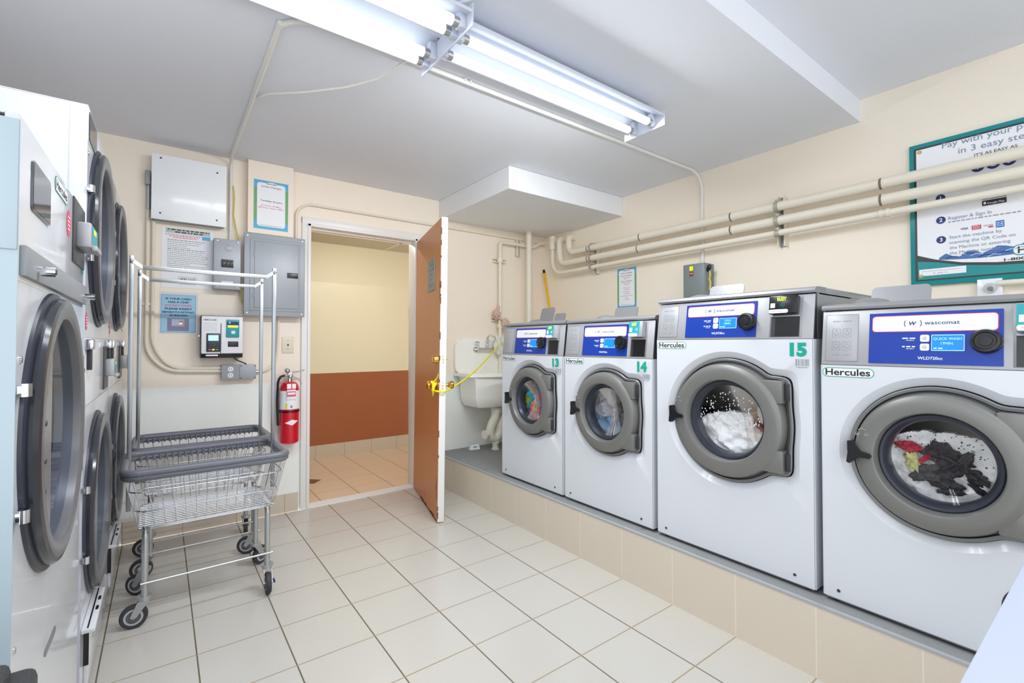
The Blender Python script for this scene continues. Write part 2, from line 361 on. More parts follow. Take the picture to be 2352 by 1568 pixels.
# ---------------------------------------------------------------- the open door
th = math.atan2(-.845, -.215)
door = tag(empty('door_1', (1.727, 3.712, .008), th, rx=-.012), kind='structure')
g = G(); g.box(0, .865, 0, .045, 0, 2.085, M['trimw'], .002); g.box(.004, .861, -.0012, .002, .004, 2.08, M['brown'])
rr = random.Random(5)
for i in range(16):
    z = rr.uniform(.02, 2.0); g.box(.858, .8655, -.0016, .004, z, z+rr.uniform(.01, .05), M['chip'])
for i in range(22):
    x = rr.uniform(.3, .84); w = rr.uniform(.02, .07); g.box(x, x+w, -.0018, .003, 0, rr.uniform(.006, .022), M['chip'])
for x, z, h in ((.83, .14, .16), (.80, .20, .05), (.845, 1.52, .10), (.835, 1.6, .05)): g.box(x, x+.01, -.0016, 0, z, z+h, M['chip'])
g.build('door_leaf', door)
def knob(x, z, sgn, y):
    q = G(); q.lathe([(.0, 0), (.033, 0), (.033, .006), (.012, .012), (.011, .028), (.022, .042), (.029, .058), (.026, .068), (.014, .071), (0, .071)], (0, 0, 0), M['brass'], n=24)
    q.xform(Matrix.Translation((x, y, z)) @ Matrix.Rotation(PI if sgn < 0 else 0, 4, 'X')); return q.build('door_knob', door)
knob(.80, .925, -1, -.001); knob(.80, .925, 1, .046)
g = G(); g.lathe([(0, 0), (.032, 0), (.026, .028), (.018, .034), (0, .034)], (0, 0, 0), M['brass'], n=24); g.xform(Matrix.Translation((.80, -.001, 1.105)) @ Matrix.Rotation(PI, 4, 'X')); g.build('deadbolt', door)
g = G(); g.lathe([(0, 0), (.02, 0), (.02, .006), (0, .006)], (.80, .046, 1.105), M['brass'], n=20); g.box(.79, .81, .05, .066, 1.10, 1.11, M['brass'], .002); g.build('thumb_turn', door)
for z in (1.105, .925):
    g = G(); g.box(.8645, .8665, .010, .035, z-.03, z+.03, M['trimw'], .0008); g.lathe([(0, 0), (.009, 0), (.009, .002), (0, .002)], (.8662, .0225, z), M['brass'], 'x', 16)
    for dz in (-.02, .02): g.lathe([(0, 0), (.003, 0), (.003, .0012), (0, .0012)], (.8664, .0225, z+dz), M['dark'], 'x', 8)
    g.build('latch_plate', door)
g = G(); g.box(.47, .69, -.006, -.001, 1.60, 1.835, M['boxg'], .001); g.box(.476, .684, -.0066, -.005, 1.607, 1.829, mat('plaque_grey', (134, 142, 134), .4))
for i, (z, w) in enumerate(((1.785, .15), (1.750, .17), (1.715, .08), (1.68, .09), (1.645, .15), (1.625, .10))): g.scrib(.58-w/2, z, w, .014, M['inkp'], y=-.0075, seed=i)
pl = g.build('plaque', door); pl['label'] = 'small grey lettered plaque'
# ---------------------------------------------------------------- light fixtures
def fixture(x0, x1, yc, z, hw, tubes, tm, watt, label, zc, group=None):
    t = empty('ceiling_light', (x0, yc, z), 0, label, 'light', group); L = x1-x0
    g = G(); q = .03
    g.prismx([(-hw, .0), (-hw+.012, .004), (-.03 if len(tubes) == 2 else -.035, .05), (.03 if len(tubes) == 2 else .035, .05), (hw-.012, .004), (hw, 0), (hw, .012), (hw-.02, .03), (.06, .07), (-.06, .07), (-hw+.02, .03), (-hw, .012)], 0, L, M['fix'])
    g.box(0, L, -.035, .035, .03, .068, M['fix']); g.build('reflector', t)
    for a in (0, L):
        g = G(); s = -1 if a == 0 else 1; g.box(min(a, a+s*.004), max(a, a+s*.004), -hw-.004, hw+.004, -.048, .034, M['fix'], .001); g.build('end_plate', t)
    for dy in tubes:
        g = G(); g.cyl((.05, dy, -.018), (L-.05, dy, -.018), .018, tm, 16); g.build('tube', t)
        la = bpy.data.lights.new('tube_light', 'AREA'); la.shape = 'RECTANGLE'; la.size = L-.12; la.size_y = .024; la.energy = watt*(1.28 if dy > 0 else .72); la.color = (.92, .96, 1) if tm != M['tube3'] else (1, .95, .84)
        lo = bpy.data.objects.new('tube_light', la); S.collection.objects.link(lo); lo.parent = t; lo.location = (L/2, dy, -.038); lo.rotation_euler = (math.radians(math.copysign(28 if abs(dy) < .07 else (12 if abs(dy) < .1 else 34), dy)), 0, 0)
        for a in (0, L):
            g = G(); s = 1 if a == 0 else -1
            g.cyl((a+s*.026, dy, -.018), (a+s*.05, dy, -.018), .0182, M['zinc'], 16); g.box(min(a, a+s*.028), max(a, a+s*.028), dy-.016, dy+.016, -.038, .03, M['fix'], .003)
            g.build('lamp_holder', t)
    for a in (.12, L-.12): g = G(); g.cyl((a, 0, .06), (a, 0, zc-z), .012, M['fix'], 10); g.build('stem', t)
    return t
fixture(-.335, .872, 1.605, 2.395, .20, (-.145, -.085, .085, .145), M['tube'], NEAR_W, 'wide four-tube fluorescent fixture, the nearer one on the ceiling', H1)
fixture(.885, 2.085, 1.60, 2.405, .128, (-.062, .062), M['tubef'], FAR_W, 'narrow two-tube fluorescent strip, the farther one toward the washers', H1)
fixture(.5, 1.72, -1.0, 2.50, .20, (-.145, -.085, .085, .145), M['tube2'], REAR_W, 'unseen fluorescent fixture added behind the viewer for fill light', H2)  # added out of view, brightens the room from behind the camera
fixture(1.0, 2.2, 4.15, 2.25, .128, (-.062, .062), M['tube3'], HALL_W, 'unseen fluorescent fixture added above the door head to light the hallway', 2.31)  # added lamp, hidden from the camera, lights the corridor
# ---------------------------------------------------------------- washers
def outl(n, R, hx, hz, rot=0.):
    out = []
    for i in range(n):
        a = 2*PI*i/n; c, s = math.cos(a), math.sin(a); r = R
        if c > 0:
            b = ((c/hx)**14+(abs(s)/hz)**14)**(-1/14)
            k = .006; r = max(R, b)+k*math.exp(-abs(R-b)/k)*.6
        out.append((r*c, r*s, a, r))
    return out
NO = 128
def loop(cx, cz, R, hx, hz, e, y):
    return [(cx+(R+e)/(R)*0+(p[3])*math.cos(p[2]), y, cz+p[3]*math.sin(p[2])) for p in outl(NO, R+e, hx+e, hz+e)]
def rectloop(cx, cz, x0, x1, z0, z1, y):
    cor = [math.atan2(z-cz, x-cx) % (2*PI) for x, z in ((x1, z1), (x0, z1), (x0, z0), (x1, z0))]
    an = [2*PI*i/NO for i in range(NO)]
    for c in cor:
        k = min(range(NO), key=lambda i: abs((an[i]-c+PI) % (2*PI)-PI)); an[k] = c
    out = []
    for a in an:
        c, s = math.cos(a), math.sin(a); t = 1e9
        if c > 1e-9: t = min(t, (x1-cx)/c)
        if c < -1e-9: t = min(t, (x0-cx)/c)
        if s > 1e-9: t = min(t, (z1-cz)/s)
        if s < -1e-9: t = min(t, (z0-cz)/s)
        out.append((cx+t*c, y, cz+t*s))
    return out
def washer(y0, B, num, label, model, reader, drain=False, lcd=('', ''), flaps=()):
    W = .71 if B else .65; D = .74; zs, zt, zc = (.970, 1.150, 1.175) if B else (.873, 1.076, 1.100)
    cx, cz, R, hx, hz, gr, go, gi = (.362, .618, .2725, .268, .205, .247, .172, .150) if B else (.330, .570, .2455, .240, .198, .222, .155, .132)
    t = empty('washing_machine', (2.00, y0, PZ), -PI/2, label, 'washing machine', 'front-loading washers on the raised platform')
    zb = .017
    g = G()        # cabinet: white front with dished opening, side walls, bottom frame
    g.rings([rectloop(cx, cz, .004, W-.004, zb, zs, 0), loop(cx, cz, R, hx, hz, .027, 0), loop(cx, cz, R, hx, hz, .024, .002), loop(cx, cz, R, hx, hz, .0, .017), loop(cx, cz, R, hx, hz, 0, .024)], [M['white'], M['white'], M['white'], M['gap']])
    g.box(0, .004, .002, D, zb, zs, M['white']); g.box(W-.004, W, .002, D, zb, zs, M['white']); g.box(0, W, D-.004, D, zb, zt, M['white'])
    g.box(.0, W, .06, D, zt-.004, zt, M['silver']); g.box(.004, W-.004, .06, D-.004, zb, zb+.004, M['gap'])
    g.box(.0, .004, .04, D, zs, zt, M['silver']); g.box(W-.004, W, .04, D, zs, zt, M['silver'])
    g.build('cabinet', t)
    g = G(); g.box(.01, W-.01, .008, D-.02, .009, zb, M['silver']); g.box(.03, W-.03, .05, D-.04, .0, .009, M['gap'])
    for x in (.035, W-.035): g.cyl((x, .04, 0), (x, .04, .006), .02, M['black'], 12); g.cyl((x, D-.06, 0), (x, D-.06, .006), .02, M['black'], 12)
    g.build('base_frame', t)
    g = G()        # moulded bezel inside the opening
    L = lambda e, y: loop(cx, cz, R, hx, hz, e, y)
    hole = [(cx+(go+.004)*math.cos(2*PI*i/NO), .034, cz+(go+.004)*math.sin(2*PI*i/NO)) for i in range(NO)]
    g.rings([L(-.003, .03), L(-.003, .008), L(-.007, .004), L(-.015, .006), L(-.0165, .013), L(-.0185, .013), L(-.020, .009), L(-.027, .016), L(-.036, .03), hole],
            [M['gap'], M['bezel'], M['bezel'], M['gap'], M['gap'], M['bezel'], M['bezel'], M['bezel'], M['bezel']])
    g.build('bezel', t)
    d = G()        # door ring with hinge blocks
    c = (cx, 0, cz)
    d.lathe([(gr, .03), (gr, -.010), (gr-.006, -.024), (gr-.018, -.031), (gr-.03, -.033), (go+.012, -.036), (go+.006, -.034), (go+.003, -.028), (go, .004)], c, M['door'], n=72)
    for s in (-1, 1):
        z0, z1 = sorted((cz+s*hz*.46, cz+s*hz*.905))
        d.box(cx+gr*.62, cx+hx-.026, -.024, .028, z0, z1, M['door'], .004)
        d.box(cx+hx-.026, cx+hx-.008, -.006, .03, z0+.012, z1-.012, M['dark'], .002)
    do = d.build('door', t); do['label'] = 'round grey door with dark gasket'
    g = G(); g.lathe([(go+.0005, .0), (go-.004, -.004), (go-.012, -.002), (gi+.004, .012), (gi, .02), (gi, .05), (gi+.01, .07)], c, M['rubber'], n=64); g.build('gasket', do)
    g = G(); g.lathe([(gi*f, .014+.045*math.cos(f*PI/2)) for f in (1.01, .95, .85, .7, .5, .3, .12, 0)], c, M['glass'], n=48); g.build('window', do)
    k = 1.08 if B else 1; hxl = cx-R+.012
    g = G(); hp = [(hxl, cz+.038), (hxl+.012, cz+.041), (hxl+.022, cz+.026), (hxl+.038, cz+.008), (hxl+.066, cz+.002), (hxl+.070, cz-.006), (hxl+.066, cz-.014), (hxl+.036, cz-.014), (hxl+.018, cz-.026), (hxl+.006, cz-.040), (hxl-.003, cz-.036), (hxl+.001, cz-.004)]
    g.prism(hp, -.046, -.020, M['black']); g.box(hxl+.018, hxl+.05, -.03, .0, cz-.012, cz+.006, M['black'])
    ho = g.build('handle', do); ho['label'] = 'black door handle'
    g = G(); px, pz = hxl+.04, cz+.066      # embossed padlocks
    for dx in (-.012, .014):
        g.lathe([(.0055, 0), (.0065, 0), (.0065, .0012), (.0055, .0012)], (px+dx, -.0348, pz), M['silverl'], n=14); g.box(px+dx-.004, px+dx+.004, -.0352, -.034, pz-.002, pz+.001, M['silverl'])
    g.tube([(px-.01+.022*i/8, -.0345, pz+.013+.007*math.sin(PI*i/8)) for i in range(9)], .0008, M['silverl'], 5); g.build('padlock_marks', do)
    # drum behind the glass
    g = G(); g.lathe([(go+.004, .034), (go+.006, .07), (.205, .075), (.205, .40), (0, .40)], c, M['drum'], n=40); g.build('drum', t)
    # control panel, tipped back
    T0, T1 = .0, .026
    ang = math.atan2(T1-T0, zt-zs)
    cp = empty('control_panel', (0, 0, zs+.001)); cp.parent = t; cp.rotation_euler = (-ang, 0, 0)
    hC = (zt-zs)/math.cos(ang)-.004
    bm_ = G(); bm_.box(.001, W-.001, 0, .04, 0, hC, M['silverl'], .003); bm_.box(W-.006, W-.0005, .004, .06, 0, hC, M['dark'])
    # recess on the left with pictograms
    u0, u1 = (.012, .115) if B else (.014, .116); zl, zh = hC*.07, hC*.93
    bm_.box(u0, u1, -.0012, .001, zl, zh, M['silverl'], .0005)
    for a in ((u0, u1, zl, zl+.0012), (u0, u1, zh-.0012, zh), (u0, u0+.0012, zl, zh), (u1-.0012, u1, zl, zh)): bm_.rect(*a, M['silver'], -.0016)
    for i in range(2):
        for j in range(2):
            bx, bz = u0+.034+i*.034, zl+hC*(.28+j*.24)
            o = rrect(bx-.013, bx+.013, bz-.016, bz+.016, .004, 3); q = rrect(bx-.0122, bx+.0122, bz-.0152, bz+.0152, .0036, 3)
            n_ = len(o); bm_.add([(a, -.002, b) for a, b in o]+[(a, -.002, b) for a, b in q], [(k_, (k_+1) % n_, (k_+1) % n_+n_, k_+n_) for k_ in range(n_)], M['inkg'])
            bm_.tube([(bx-.007, -.002, bz+.002), (bx-.004, -.002, bz-.008), (bx+.004, -.002, bz-.008), (bx+.007, -.002, bz+.002)], .0005, M['inkg'], 4)
            if j: bm_.lathe([(.002, 0), (.003, 0)], (bx, -.002, bz+.008), M['inkg'], n=10)
            else: bm_.rect(bx-.004, bx+.004, bz+.006, bz+.008, M['inkg'], -.002)
        bm_.scrib(u0+.022+i*.034, zl+hC*.73, .024, .0025, M['inkg'], -.0018, i); bm_.scrib(u0+.022+i*.034, zl+hC*.11, .024, .0025, M['inkg'], -.0018, i+7)
    cpm = bm_.build('panel_face', cp)
    b0, b1 = (.160, .492) if B else (.150, .482)
    g = G(); g.prism(rrect(b0, b1, hC*.05, hC*.92, .002), -.003, .0, M['blue'])
    w0, w1, wz0, wz1 = b0+.01, b1-.012, hC*.60, hC*.86
    g.poly(rrect(w0-.002, w1+.002, wz0-.002, wz1+.002, .011), M['pink'], -.0034); g.poly(rrect(w0, w1, wz0, wz1, .010), M['paper'], -.0038)
    zm = (wz0+wz1)/2; lx = b0+.12
    for s in (-1, 1): g.tube([(lx+s*(.018+.004*math.cos(a)), -.0042, zm+.0105*math.sin(a)) for a in [(-1+2*i/8)*1.35 for i in range(9)]], .001, M['inkb'], 5)
    g.text('W', lx, zm-.006, .0125, M['inkb'], -.0042, al='c', bold=.03, shear=.2)
    g.text('wascomat', lx+.030, zm-.005, .0125, M['inkb'], -.0042, w=.086, bold=.008)
    g.text(model, b0+.165, hC*.13, .0095, M['paper'], -.0036, al='c', bold=.015)
    for i, zz in enumerate((.47, .33)): g.scrib(b0+.093, hC*zz, .034, .004, M['paper'], -.0036, i+2); g.scrib(b0+.104, hC*zz-.006, .02, .002, M['paper'], -.0036, i+5)
    dp = g.build('display_panel', cp); dp['label'] = 'blue display panel'
    for zz in (.42, .275):
        g = G(); g.prism(rrect(b0+.140, b0+.163, hC*zz, hC*zz+.023, .005), -.0055, -.003, M['paper']); g.lathe([(.003, 0), (.005, 0)], (b0+.1515, -.0058, hC*zz+.0115), M['inkg'], n=10); g.build('button', cp)
    g = G(); g.prism(rrect(b0+.168, b0+.247, hC*.275, hC*.535, .002), -.0042, -.003, M['lcdt']); g.rect(b0+.1695, b0+.2455, hC*.285, hC*.525, M['lcd'], -.0046)
    if lcd[0]: g.text(lcd[0], b0+.207, hC*.45, .0078, M['lcdt'], -.0050, al='c')
    if lcd[1]: g.text(lcd[1], b0+.207, hC*.375, .0078, M['lcdt'], -.0050, al='c')
    g.scrib(b0+.174, hC*.305, .024, .004, M['lcdt'], -.0050, 3)
    sc_ = g.build('screen', cp); sc_['label'] = 'lit blue screen'
    kx, kz = b0+.296, hC*.42
    g = G(); g.lathe([(.037, 0), (.036, -.02), (.033, -.026), (.026, -.027), (.024, -.024), (.017, -.024), (.016, -.027), (0, -.0275)], (kx, -.003, kz), M['black'], n=36); g.build('selector_knob', cp)
    # card reader above dark coin recess
    r0, r1 = (.552, .660) if B else (.508, .600)
    g = G(); g.box(r0-.006, r1+.008, -.0015, .001, hC*.04, hC*.99-.004, M['silver'], .0005); g.rect(r0, r1, hC*.05, hC*.52, M['dark'], -.0022); g.rect(r0+.016, r1-.004, hC*.06, hC*.48, M['black'], -.003)
    g.box(r0, r1, -.012, 0, hC*.50, hC*.53, M['silverl'], .001); g.build('coin_recess', cp)
    rz0, rz1 = hC*.55, hC*.965
    body, face = (M['black'], M['black']) if reader == 'black' else (M['silverl'], M['tealr'])
    g = G(); g.box(r0+.001, r1-.003, -.034, -.001, rz0, rz1, body, .004)
    if reader != 'black': g.rect(r0+.003, r1-.022, rz0+.012, rz1-.003, face, -.0345)
    hh = rz1-rz0
    g.text('bUSY', r0+(.034 if B else .022), rz1-hh*.30, hh*.2, M['ledg'] if reader == 'black' else M['ledy'], -.0350, w=.034 if B else .03, bold=.02)
    g.rect(r0+.008, r0+.026, rz0+hh*.32, rz0+hh*.58, M['paper'], -.0350)
    g.prism(rrect(r0+.004, r1-.032, rz0+hh*.02, rz0+hh*.22, .006), -.038, -.034, M['paper']); g.scrib(r0+.014, rz0+hh*.1, .045, .002, M['inkg'], -.0384, 4)
    for i in range(3): g.tube([(r0+.042+i*.007+.004*math.cos(a), -.0352, rz0+hh*.45+(.006+.003*i)*math.sin(a)) for a in (-1, -.5, 0, .5, 1)], .0008, M['paper'] if reader != 'black' else M['tealr'], 4)
    ro = g.build('card_reader', cp); ro['label'] = reader+' card reader with lit display'
    # rounded silver cap along the top
    g = G(); zc0 = zt+.001; o_ = T1; hcap = zc-zt
    pr_ = [(o_+.10, zc0), (o_-.006, zc0), (o_-.009, zc0+hcap*.35), (o_-.002, zc0+hcap*.75), (o_+.014, zc0+hcap*.96), (o_+.03, zc0+hcap), (o_+.10, zc0+hcap)]
    g.prismx(pr_, -.001, W+.001, M['silver']); g.box(-.001, W+.001, o_+.10, D, zc0-.001, zc0+hcap-.001, M['silver'], .002); g.build('top_cap', t)
    for (fu, fw, fh, fy) in flaps:     # propped-open detergent lids
        g = G(); g.prism(rrect(-fw/2, fw/2, 0, fh, .018), -.003, .003, M['silver']); n0 = 0
        g.xform(Matrix.Translation((fu, fy, zc-.006)) @ Matrix.Rotation(math.radians(-16), 4, 'X')); fo = g.build('detergent_lid', t)
    g = G(); g.lathe([(.075, 0), (.07, .014), (.055, .026), (.03, .034), (0, .037)], (max(.082, flaps[0][0]-.12), .27, zc-.003), M['silver'], 'z', 28); g.build('dispenser_cap', t)
    # stickers on the white front
    g = G()
    hz_, hw_ = zs-.026, .160
    o = rrect(.006, .006+hw_, hz_-.017, hz_+.017, .0168, 8); q = rrect(.0085, .0035+hw_, hz_-.0145, hz_+.0145, .0143, 8); n_ = len(o)
    g.poly(o, M['teal'], -.0006); g.poly(q, M['paper'], -.0009); g.text('Hercules', .016, hz_-.010, .0235, M['ink'], -.0012, w=.139, bold=.022)
    so = g.build('maker_sticker', t); so['label'] = 'oval maker sticker outlined in teal'
    if num:
        g = G(); g.text(num, W-(.085 if B else .098), zs-.064, .048, M['teal'], -.0009, w=.062, bold=.06); g.build('number_sticker', t)
        g = G(); x = W-.064; rb = random.Random(int(num))
        while x < W-.018:
            w = rb.choice((.001, .0016, .003)); g.rect(x, x+w, zs-.105, zs-.078, M['inkg'], -.0008); x += w+rb.choice((.0012, .002, .0035))
        g.scrib(W-.062, zs-.112, .042, .003, M['inkg'], -.0008, 3); g.build('barcode', t)
    for x in (.05, W-.075):
        g = G(); g.lathe([(0, -.003), (.005, -.0025), (.006, 0)], (x, 0, zb+.03), M['dark'], n=12); g.build('screw', t)
    if drain:
        g = G(); g.lathe([(0, -.012), (.05, -.012), (.07, -.008), (.08, 0)], (.548, 0, .178), M['dark'], n=40); g.box(.51, .586, -.02, -.008, .170, .186, M['black'], .003); g.build('drain_cover', t)
    return t, (cx, cz, gi)
def wpt(y0, u, v, z): return Vector((2.00+v, y0-u, PZ+z))
w13 = washer(2.802, False, '13', 'white washer number 13, farthest one, beside the sink, colourful clothes inside', 'WLD720cc', 'teal', flaps=((.10, .150, .135, .33), (.24, .115, .085, .34)))
w14 = washer(2.136, False, '14', 'white washer number 14, with grey and blue clothes inside', 'WLD720cc', 'teal', flaps=((.22, .178, .088, .30),))
w15 = washer(1.462, True, '15', 'taller white washer number 15, full of white suds', 'WLD730cc', 'black', lcd=('COLD', '18MIN.'), flaps=((.195, .180, .085, .30),))
w16 = washer(.728, False, '', 'nearest white washer, dark clothes in foam behind its large round window', 'WLD720cc', 'teal', drain=True, lcd=('QUICK WASH', '17MIN.'), flaps=((.165, .185, .088, .30),))
# ---------------------------------------------------------------- laundry inside the washers
def load(name, y0, p, m, label, cat, fn, amp=.03, seed=0, yb=.085, matfn=None, n=44, mats=None, kind=None, rmax=.185):
    """lumpy pillow of cloth or foam pressed toward the door glass; fn(u,v)->keep / height"""
    cx, cz, gi = p; V = []; idx = {}; F = []; mi = []
    for i in range(n+1):
        for j in range(n+1):
            a, b = -rmax+2*rmax*i/n, -rmax+2*rmax*j/n
            h = fn(a, b)
            if h is None or a*a+b*b > rmax*rmax: continue
            q = Vector((a*16+seed, b*16, seed)); z = noise.noise(q)*amp+noise.noise(q*2.3)*amp*.5+noise.noise(q*5)*amp*.16
            z += abs(noise.noise(q*1.1+Vector((5, 3, 1))))*amp*.8
            idx[i, j] = len(V); V.append((cx+a, max(.063, yb-h+z), cz+b))
    for (i, j) in idx:
        if all(k in idx for k in ((i+1, j), (i, j+1), (i+1, j+1))): F.append((idx[i, j], idx[i+1, j], idx[i+1, j+1], idx[i, j+1]))
    g = G(); nb = len(V); V2 = V+[(x, y+.035, z) for x, y, z in V]
    ed = {}
    for f in F:
        for k in range(4):
            e = (f[k], f[(k+1) % 4]); ed[e] = ed.get(e, 0)+1
    F2 = F+[tuple(nb+k for k in reversed(f)) for f in F]+[(e[1], e[0], e[0]+nb, e[1]+nb) for e in ed if (e[1], e[0]) not in ed]
    g.add(V2, F2, m); o = g.build(name, None, (2.00, y0, PZ), (0, 0, -PI/2)); return tag(o, label, cat, kind=kind)
c13, c14, c15, c16 = w13[1], w14[1], w15[1], w16[1]
load('laundry_load', 2.802, c13, M['multi'], 'colourful mixed clothes tumbling in washer 13', 'clothes', lambda a, b: .0, .03, 2)
load('towel', 2.136, c14, M['garg'], 'rumpled grey-white towels behind the glass of washer 14', 'towels', lambda a, b: 0. if (a < -.0+.10*max(b, 0) and b > -.045) else None, .035, 7)
load('garment', 2.136, c14, M['garb'], 'pale blue jeans at the bottom of washer 14', 'clothes', lambda a, b: 0. if (b <= -.04 and a < .035-.3*(b+.12)) else None, .032, 11)
load('suds', 1.462, c15, M['suds'], 'heap of white suds filling the lower half of washer 15', 'suds', lambda a, b: (.012 if b < .03-.9*max(0, a-.06)-1.6*a*a+.01*noise.noise(Vector((a*25, 5, 1))) else None), .022, 3, kind='stuff', n=100)
g = G(); r_ = random.Random(9)
for i in range(150):
    a, b = r_.uniform(-.14, .14), r_.uniform(-.02, .13)
    if a*a+b*b > .135**2: continue
    f = math.hypot(a, b)/.150; yy = .014+.045*math.cos(f*PI/2)
    g.sphere((c15[0]+a, yy-.001, c15[1]+b), r_.uniform(.0012, .003), M['suds'], (1, .4, 1.5), 4)
tag(g.build('suds_droplets', None, (2.00, 1.462, PZ), (0, 0, -PI/2)), 'white droplets spattered over the window of washer 15', 'droplets', kind='stuff')
load('suds', .728, c16, M['suds'], 'white foam with dark specks filling the window of the nearest washer', 'suds', lambda a, b: (.010 if b < .088-1.2*a*a+.012*noise.noise(Vector((a*30, 2, 1))) else None), .018, 5, kind='stuff', n=110)
g = G(); r_ = random.Random(21)
for i in range(110):
    a, b = r_.uniform(-.13, .12), r_.gauss(.055, .03)
    if a*a+b*b < .13**2 and b < .085: g.sphere((c16[0]+a, .066+r_.uniform(-.004, .006), c16[1]+b), r_.uniform(.001, .0028), M['garm'], n=4)
tag(g.build('foam_specks', None, (2.00, .728, PZ), (0, 0, -PI/2)), 'dark specks dotted through the foam of the nearest washer', 'specks', kind='stuff')
def blob(name, a, b, ra, rb, m, label, rot, seed, dep=.014, y=.064):
    g = G(); g.sphere((0, 0, 0), 1, m, (ra, dep, rb), 26, .62, seed); g.xform(Matrix.Translation((c16[0]+a, y, c16[1]+b)) @ Matrix.Rotation(rot, 4, 'Y'))
    return tag(g.build(name, None, (2.00, .728, PZ), (0, 0, -PI/2)), label, 'clothes')
blob('garment', .010, .010, .058, .034, M['garm'], 'black crumpled garment at the centre of the nearest washer window', .4, 1)
blob('garment', .032, -.016, .056, .022, M['garm'], 'black garment fold just below the centre of the nearest washer window', -.9, 2)
blob('garment', -.038, -.052, .044, .024, M['garm'], 'navy garment low on the left in the nearest washer window', -.3, 3)
blob('garment', .0, -.070, .046, .023, M['garm'], 'brown-black garment at the bottom of the nearest washer window', .3, 4)
blob('garment', .080, -.040, .032, .018, M['garm'], 'small dark cloth at the right in the nearest washer window', .5, 6)
blob('garment', .020, -.100, .032, .010, M['garm'], 'dark cloth strip along the bottom edge of the nearest washer window', -.1, 8)
blob('garment', .085, -.078, .032, .008, M['garm'], 'dark cloth strip at lower right of the nearest washer window', .75, 9)
blob('garment', -.088, .030, .034, .016, M['garr'], 'red garment at the left in the nearest washer window', .1, 5)
blob('garment', -.040, .002, .028, .008, M['garr'], 'short red strap beside the red garment in the nearest washer', -.8, 7)
blob('garment', -.078, -.018, .018, .030, M['gary'], 'pale olive garment under the red one in the nearest washer', -.3, 10)
# ---------------------------------------------------------------- dryers
AD = PI/2-.0085
def dxy(y0): return (-.2206+.0085*y0, y0, 0)
def dryer_door(t, cx, cz, R):
    d = G(); c = (cx, 0, cz); ri = R*.83
    d.lathe([(R+.012, 0), (R+.010, -.006), (R+.002, -.010), (R-.002, -.010)], c, M['rubber'], n=72)
    d.lathe([(R-.002, -.008), (R, -.018), (R-.005, -.026), (R-.014, -.029)], c, M['dringd'], n=72); d.lathe([(R-.014, -.029), (R-.02, -.030), (ri+.012, -.029), (ri+.004, -.024), (ri, -.012), (ri-.004, .03)], c, M['dplast'], n=72)
    d.box(cx+R-.012, cx+R+.045, -.020, -.002, cz-.18, cz+.165, M['dplate'], .002)
    o = d.build('door', t); o['label'] = 'round dark-rimmed dryer door'
    g = G(); ch = []      # plate closing the left segment of the window
    a0 = math.acos(.58)
    for i in range(17):
        a = PI-a0+2*a0*i/16; ch.append((cx+(ri+.003)*math.cos(a), cz+(ri+.003)*math.sin(a)))
    g.prism(ch, -.022, -.018, M['dplate'])
    for s in (-.8, -.3, .3, .8): g.lathe([(0, -.004), (.006, -.003), (.007, 0)], (cx-ri*.86, -.022, cz+s*ri*.5), M['dark'], n=10)
    g.build('side_plate', o)
    g = G()
    for dz in (-.12, .0, .12): g.lathe([(0, -.004), (.007, -.003), (.008, 0)], (cx+R+.025, -.020, cz+dz), M['dark'], n=10)
    g.build('screws', o)
    g = G(); g.lathe([(ri, -.008), (ri*.6, -.006), (0, -.005)], c, M['dglass'], n=48); g.build('window', o)
    for dz in (.115, -.115):
        g = G(); g.cyl((cx-R-.022, -.012, cz+dz-.012), (cx-R-.022, -.012, cz+dz+.012), .009, M['chrome'], 12); g.box(cx-R-.03, cx-R+.01, -.012, .0, cz+dz-.008, cz+dz+.008, M['chrome'], .001); g.build('hinge_pin', o)
    g = G(); g.lathe([(ri-.004, .03), (ri+.002, .05), (ri+.03, .06), (ri+.03, .60), (0, .60)], c, M['ddrum'], n=48)
    for k in range(3):
        a = PI/2+k*2*PI/3; m = Matrix.Translation(c) @ Matrix.Rotation(-a, 4, 'Y'); n0 = len(g.v); g.box(-.02, .02, .07, .58, -(ri+.028), -(ri-.03), M['ddrum'], .01); g.xform(m, n0)
    g.build('drum', t); return o
def front_holes(g, W, z0, z1, cx, cz, r, m):
    n = NO; hole = [(cx+r*math.cos(2*PI*i/n), 0, cz+r*math.sin(2*PI*i/n)) for i in range(n)]
    g.rings([rectloop(cx, cz, 0, W, z0, z1, 0), hole], [m])
def dryer_reader(t, x, z, w=.16, h=.072, pr_=.036, dk=.20, dz0=-.05, dz1=.06):
    g = G(); g.box(x-.055, x+dk-.04, -.004, .0, z+dz0, z+h+dz1, M['dark'], .001); g.build('coin_plate', t)
    g = G(); g.box(x, x+w, -pr_, -.002, z, z+h, M['silverl'], .006); g.rect(x+.008, x+w-.008, z+.014, z+h-.006, M['tealr'], -pr_-.0006); g.box(x+.02, x+w-.02, -pr_-.012, -pr_+.002, z-.006, z+.010, M['silverl'], .003)
    g.rect(x+.05, x+w-.05, z+h-.026, z+h-.012, M['ledy'], -pr_-.001); g.build('card_reader', t)
def oval_sticker(t, x, z, rx_, rz_, seed):
    g = G(); g.poly(circ(x, z, rx_, 24, rz_), M['pink'], -.0008)
    for i in range(4): g.scrib(x-rx_*.6, z-rz_*.5+i*rz_*.3, rx_*1.2, rz_*.1, M['paper'], -.0012, seed+i)
    o = g.build('sticker', t); o['label'] = 'pink oval sticker'
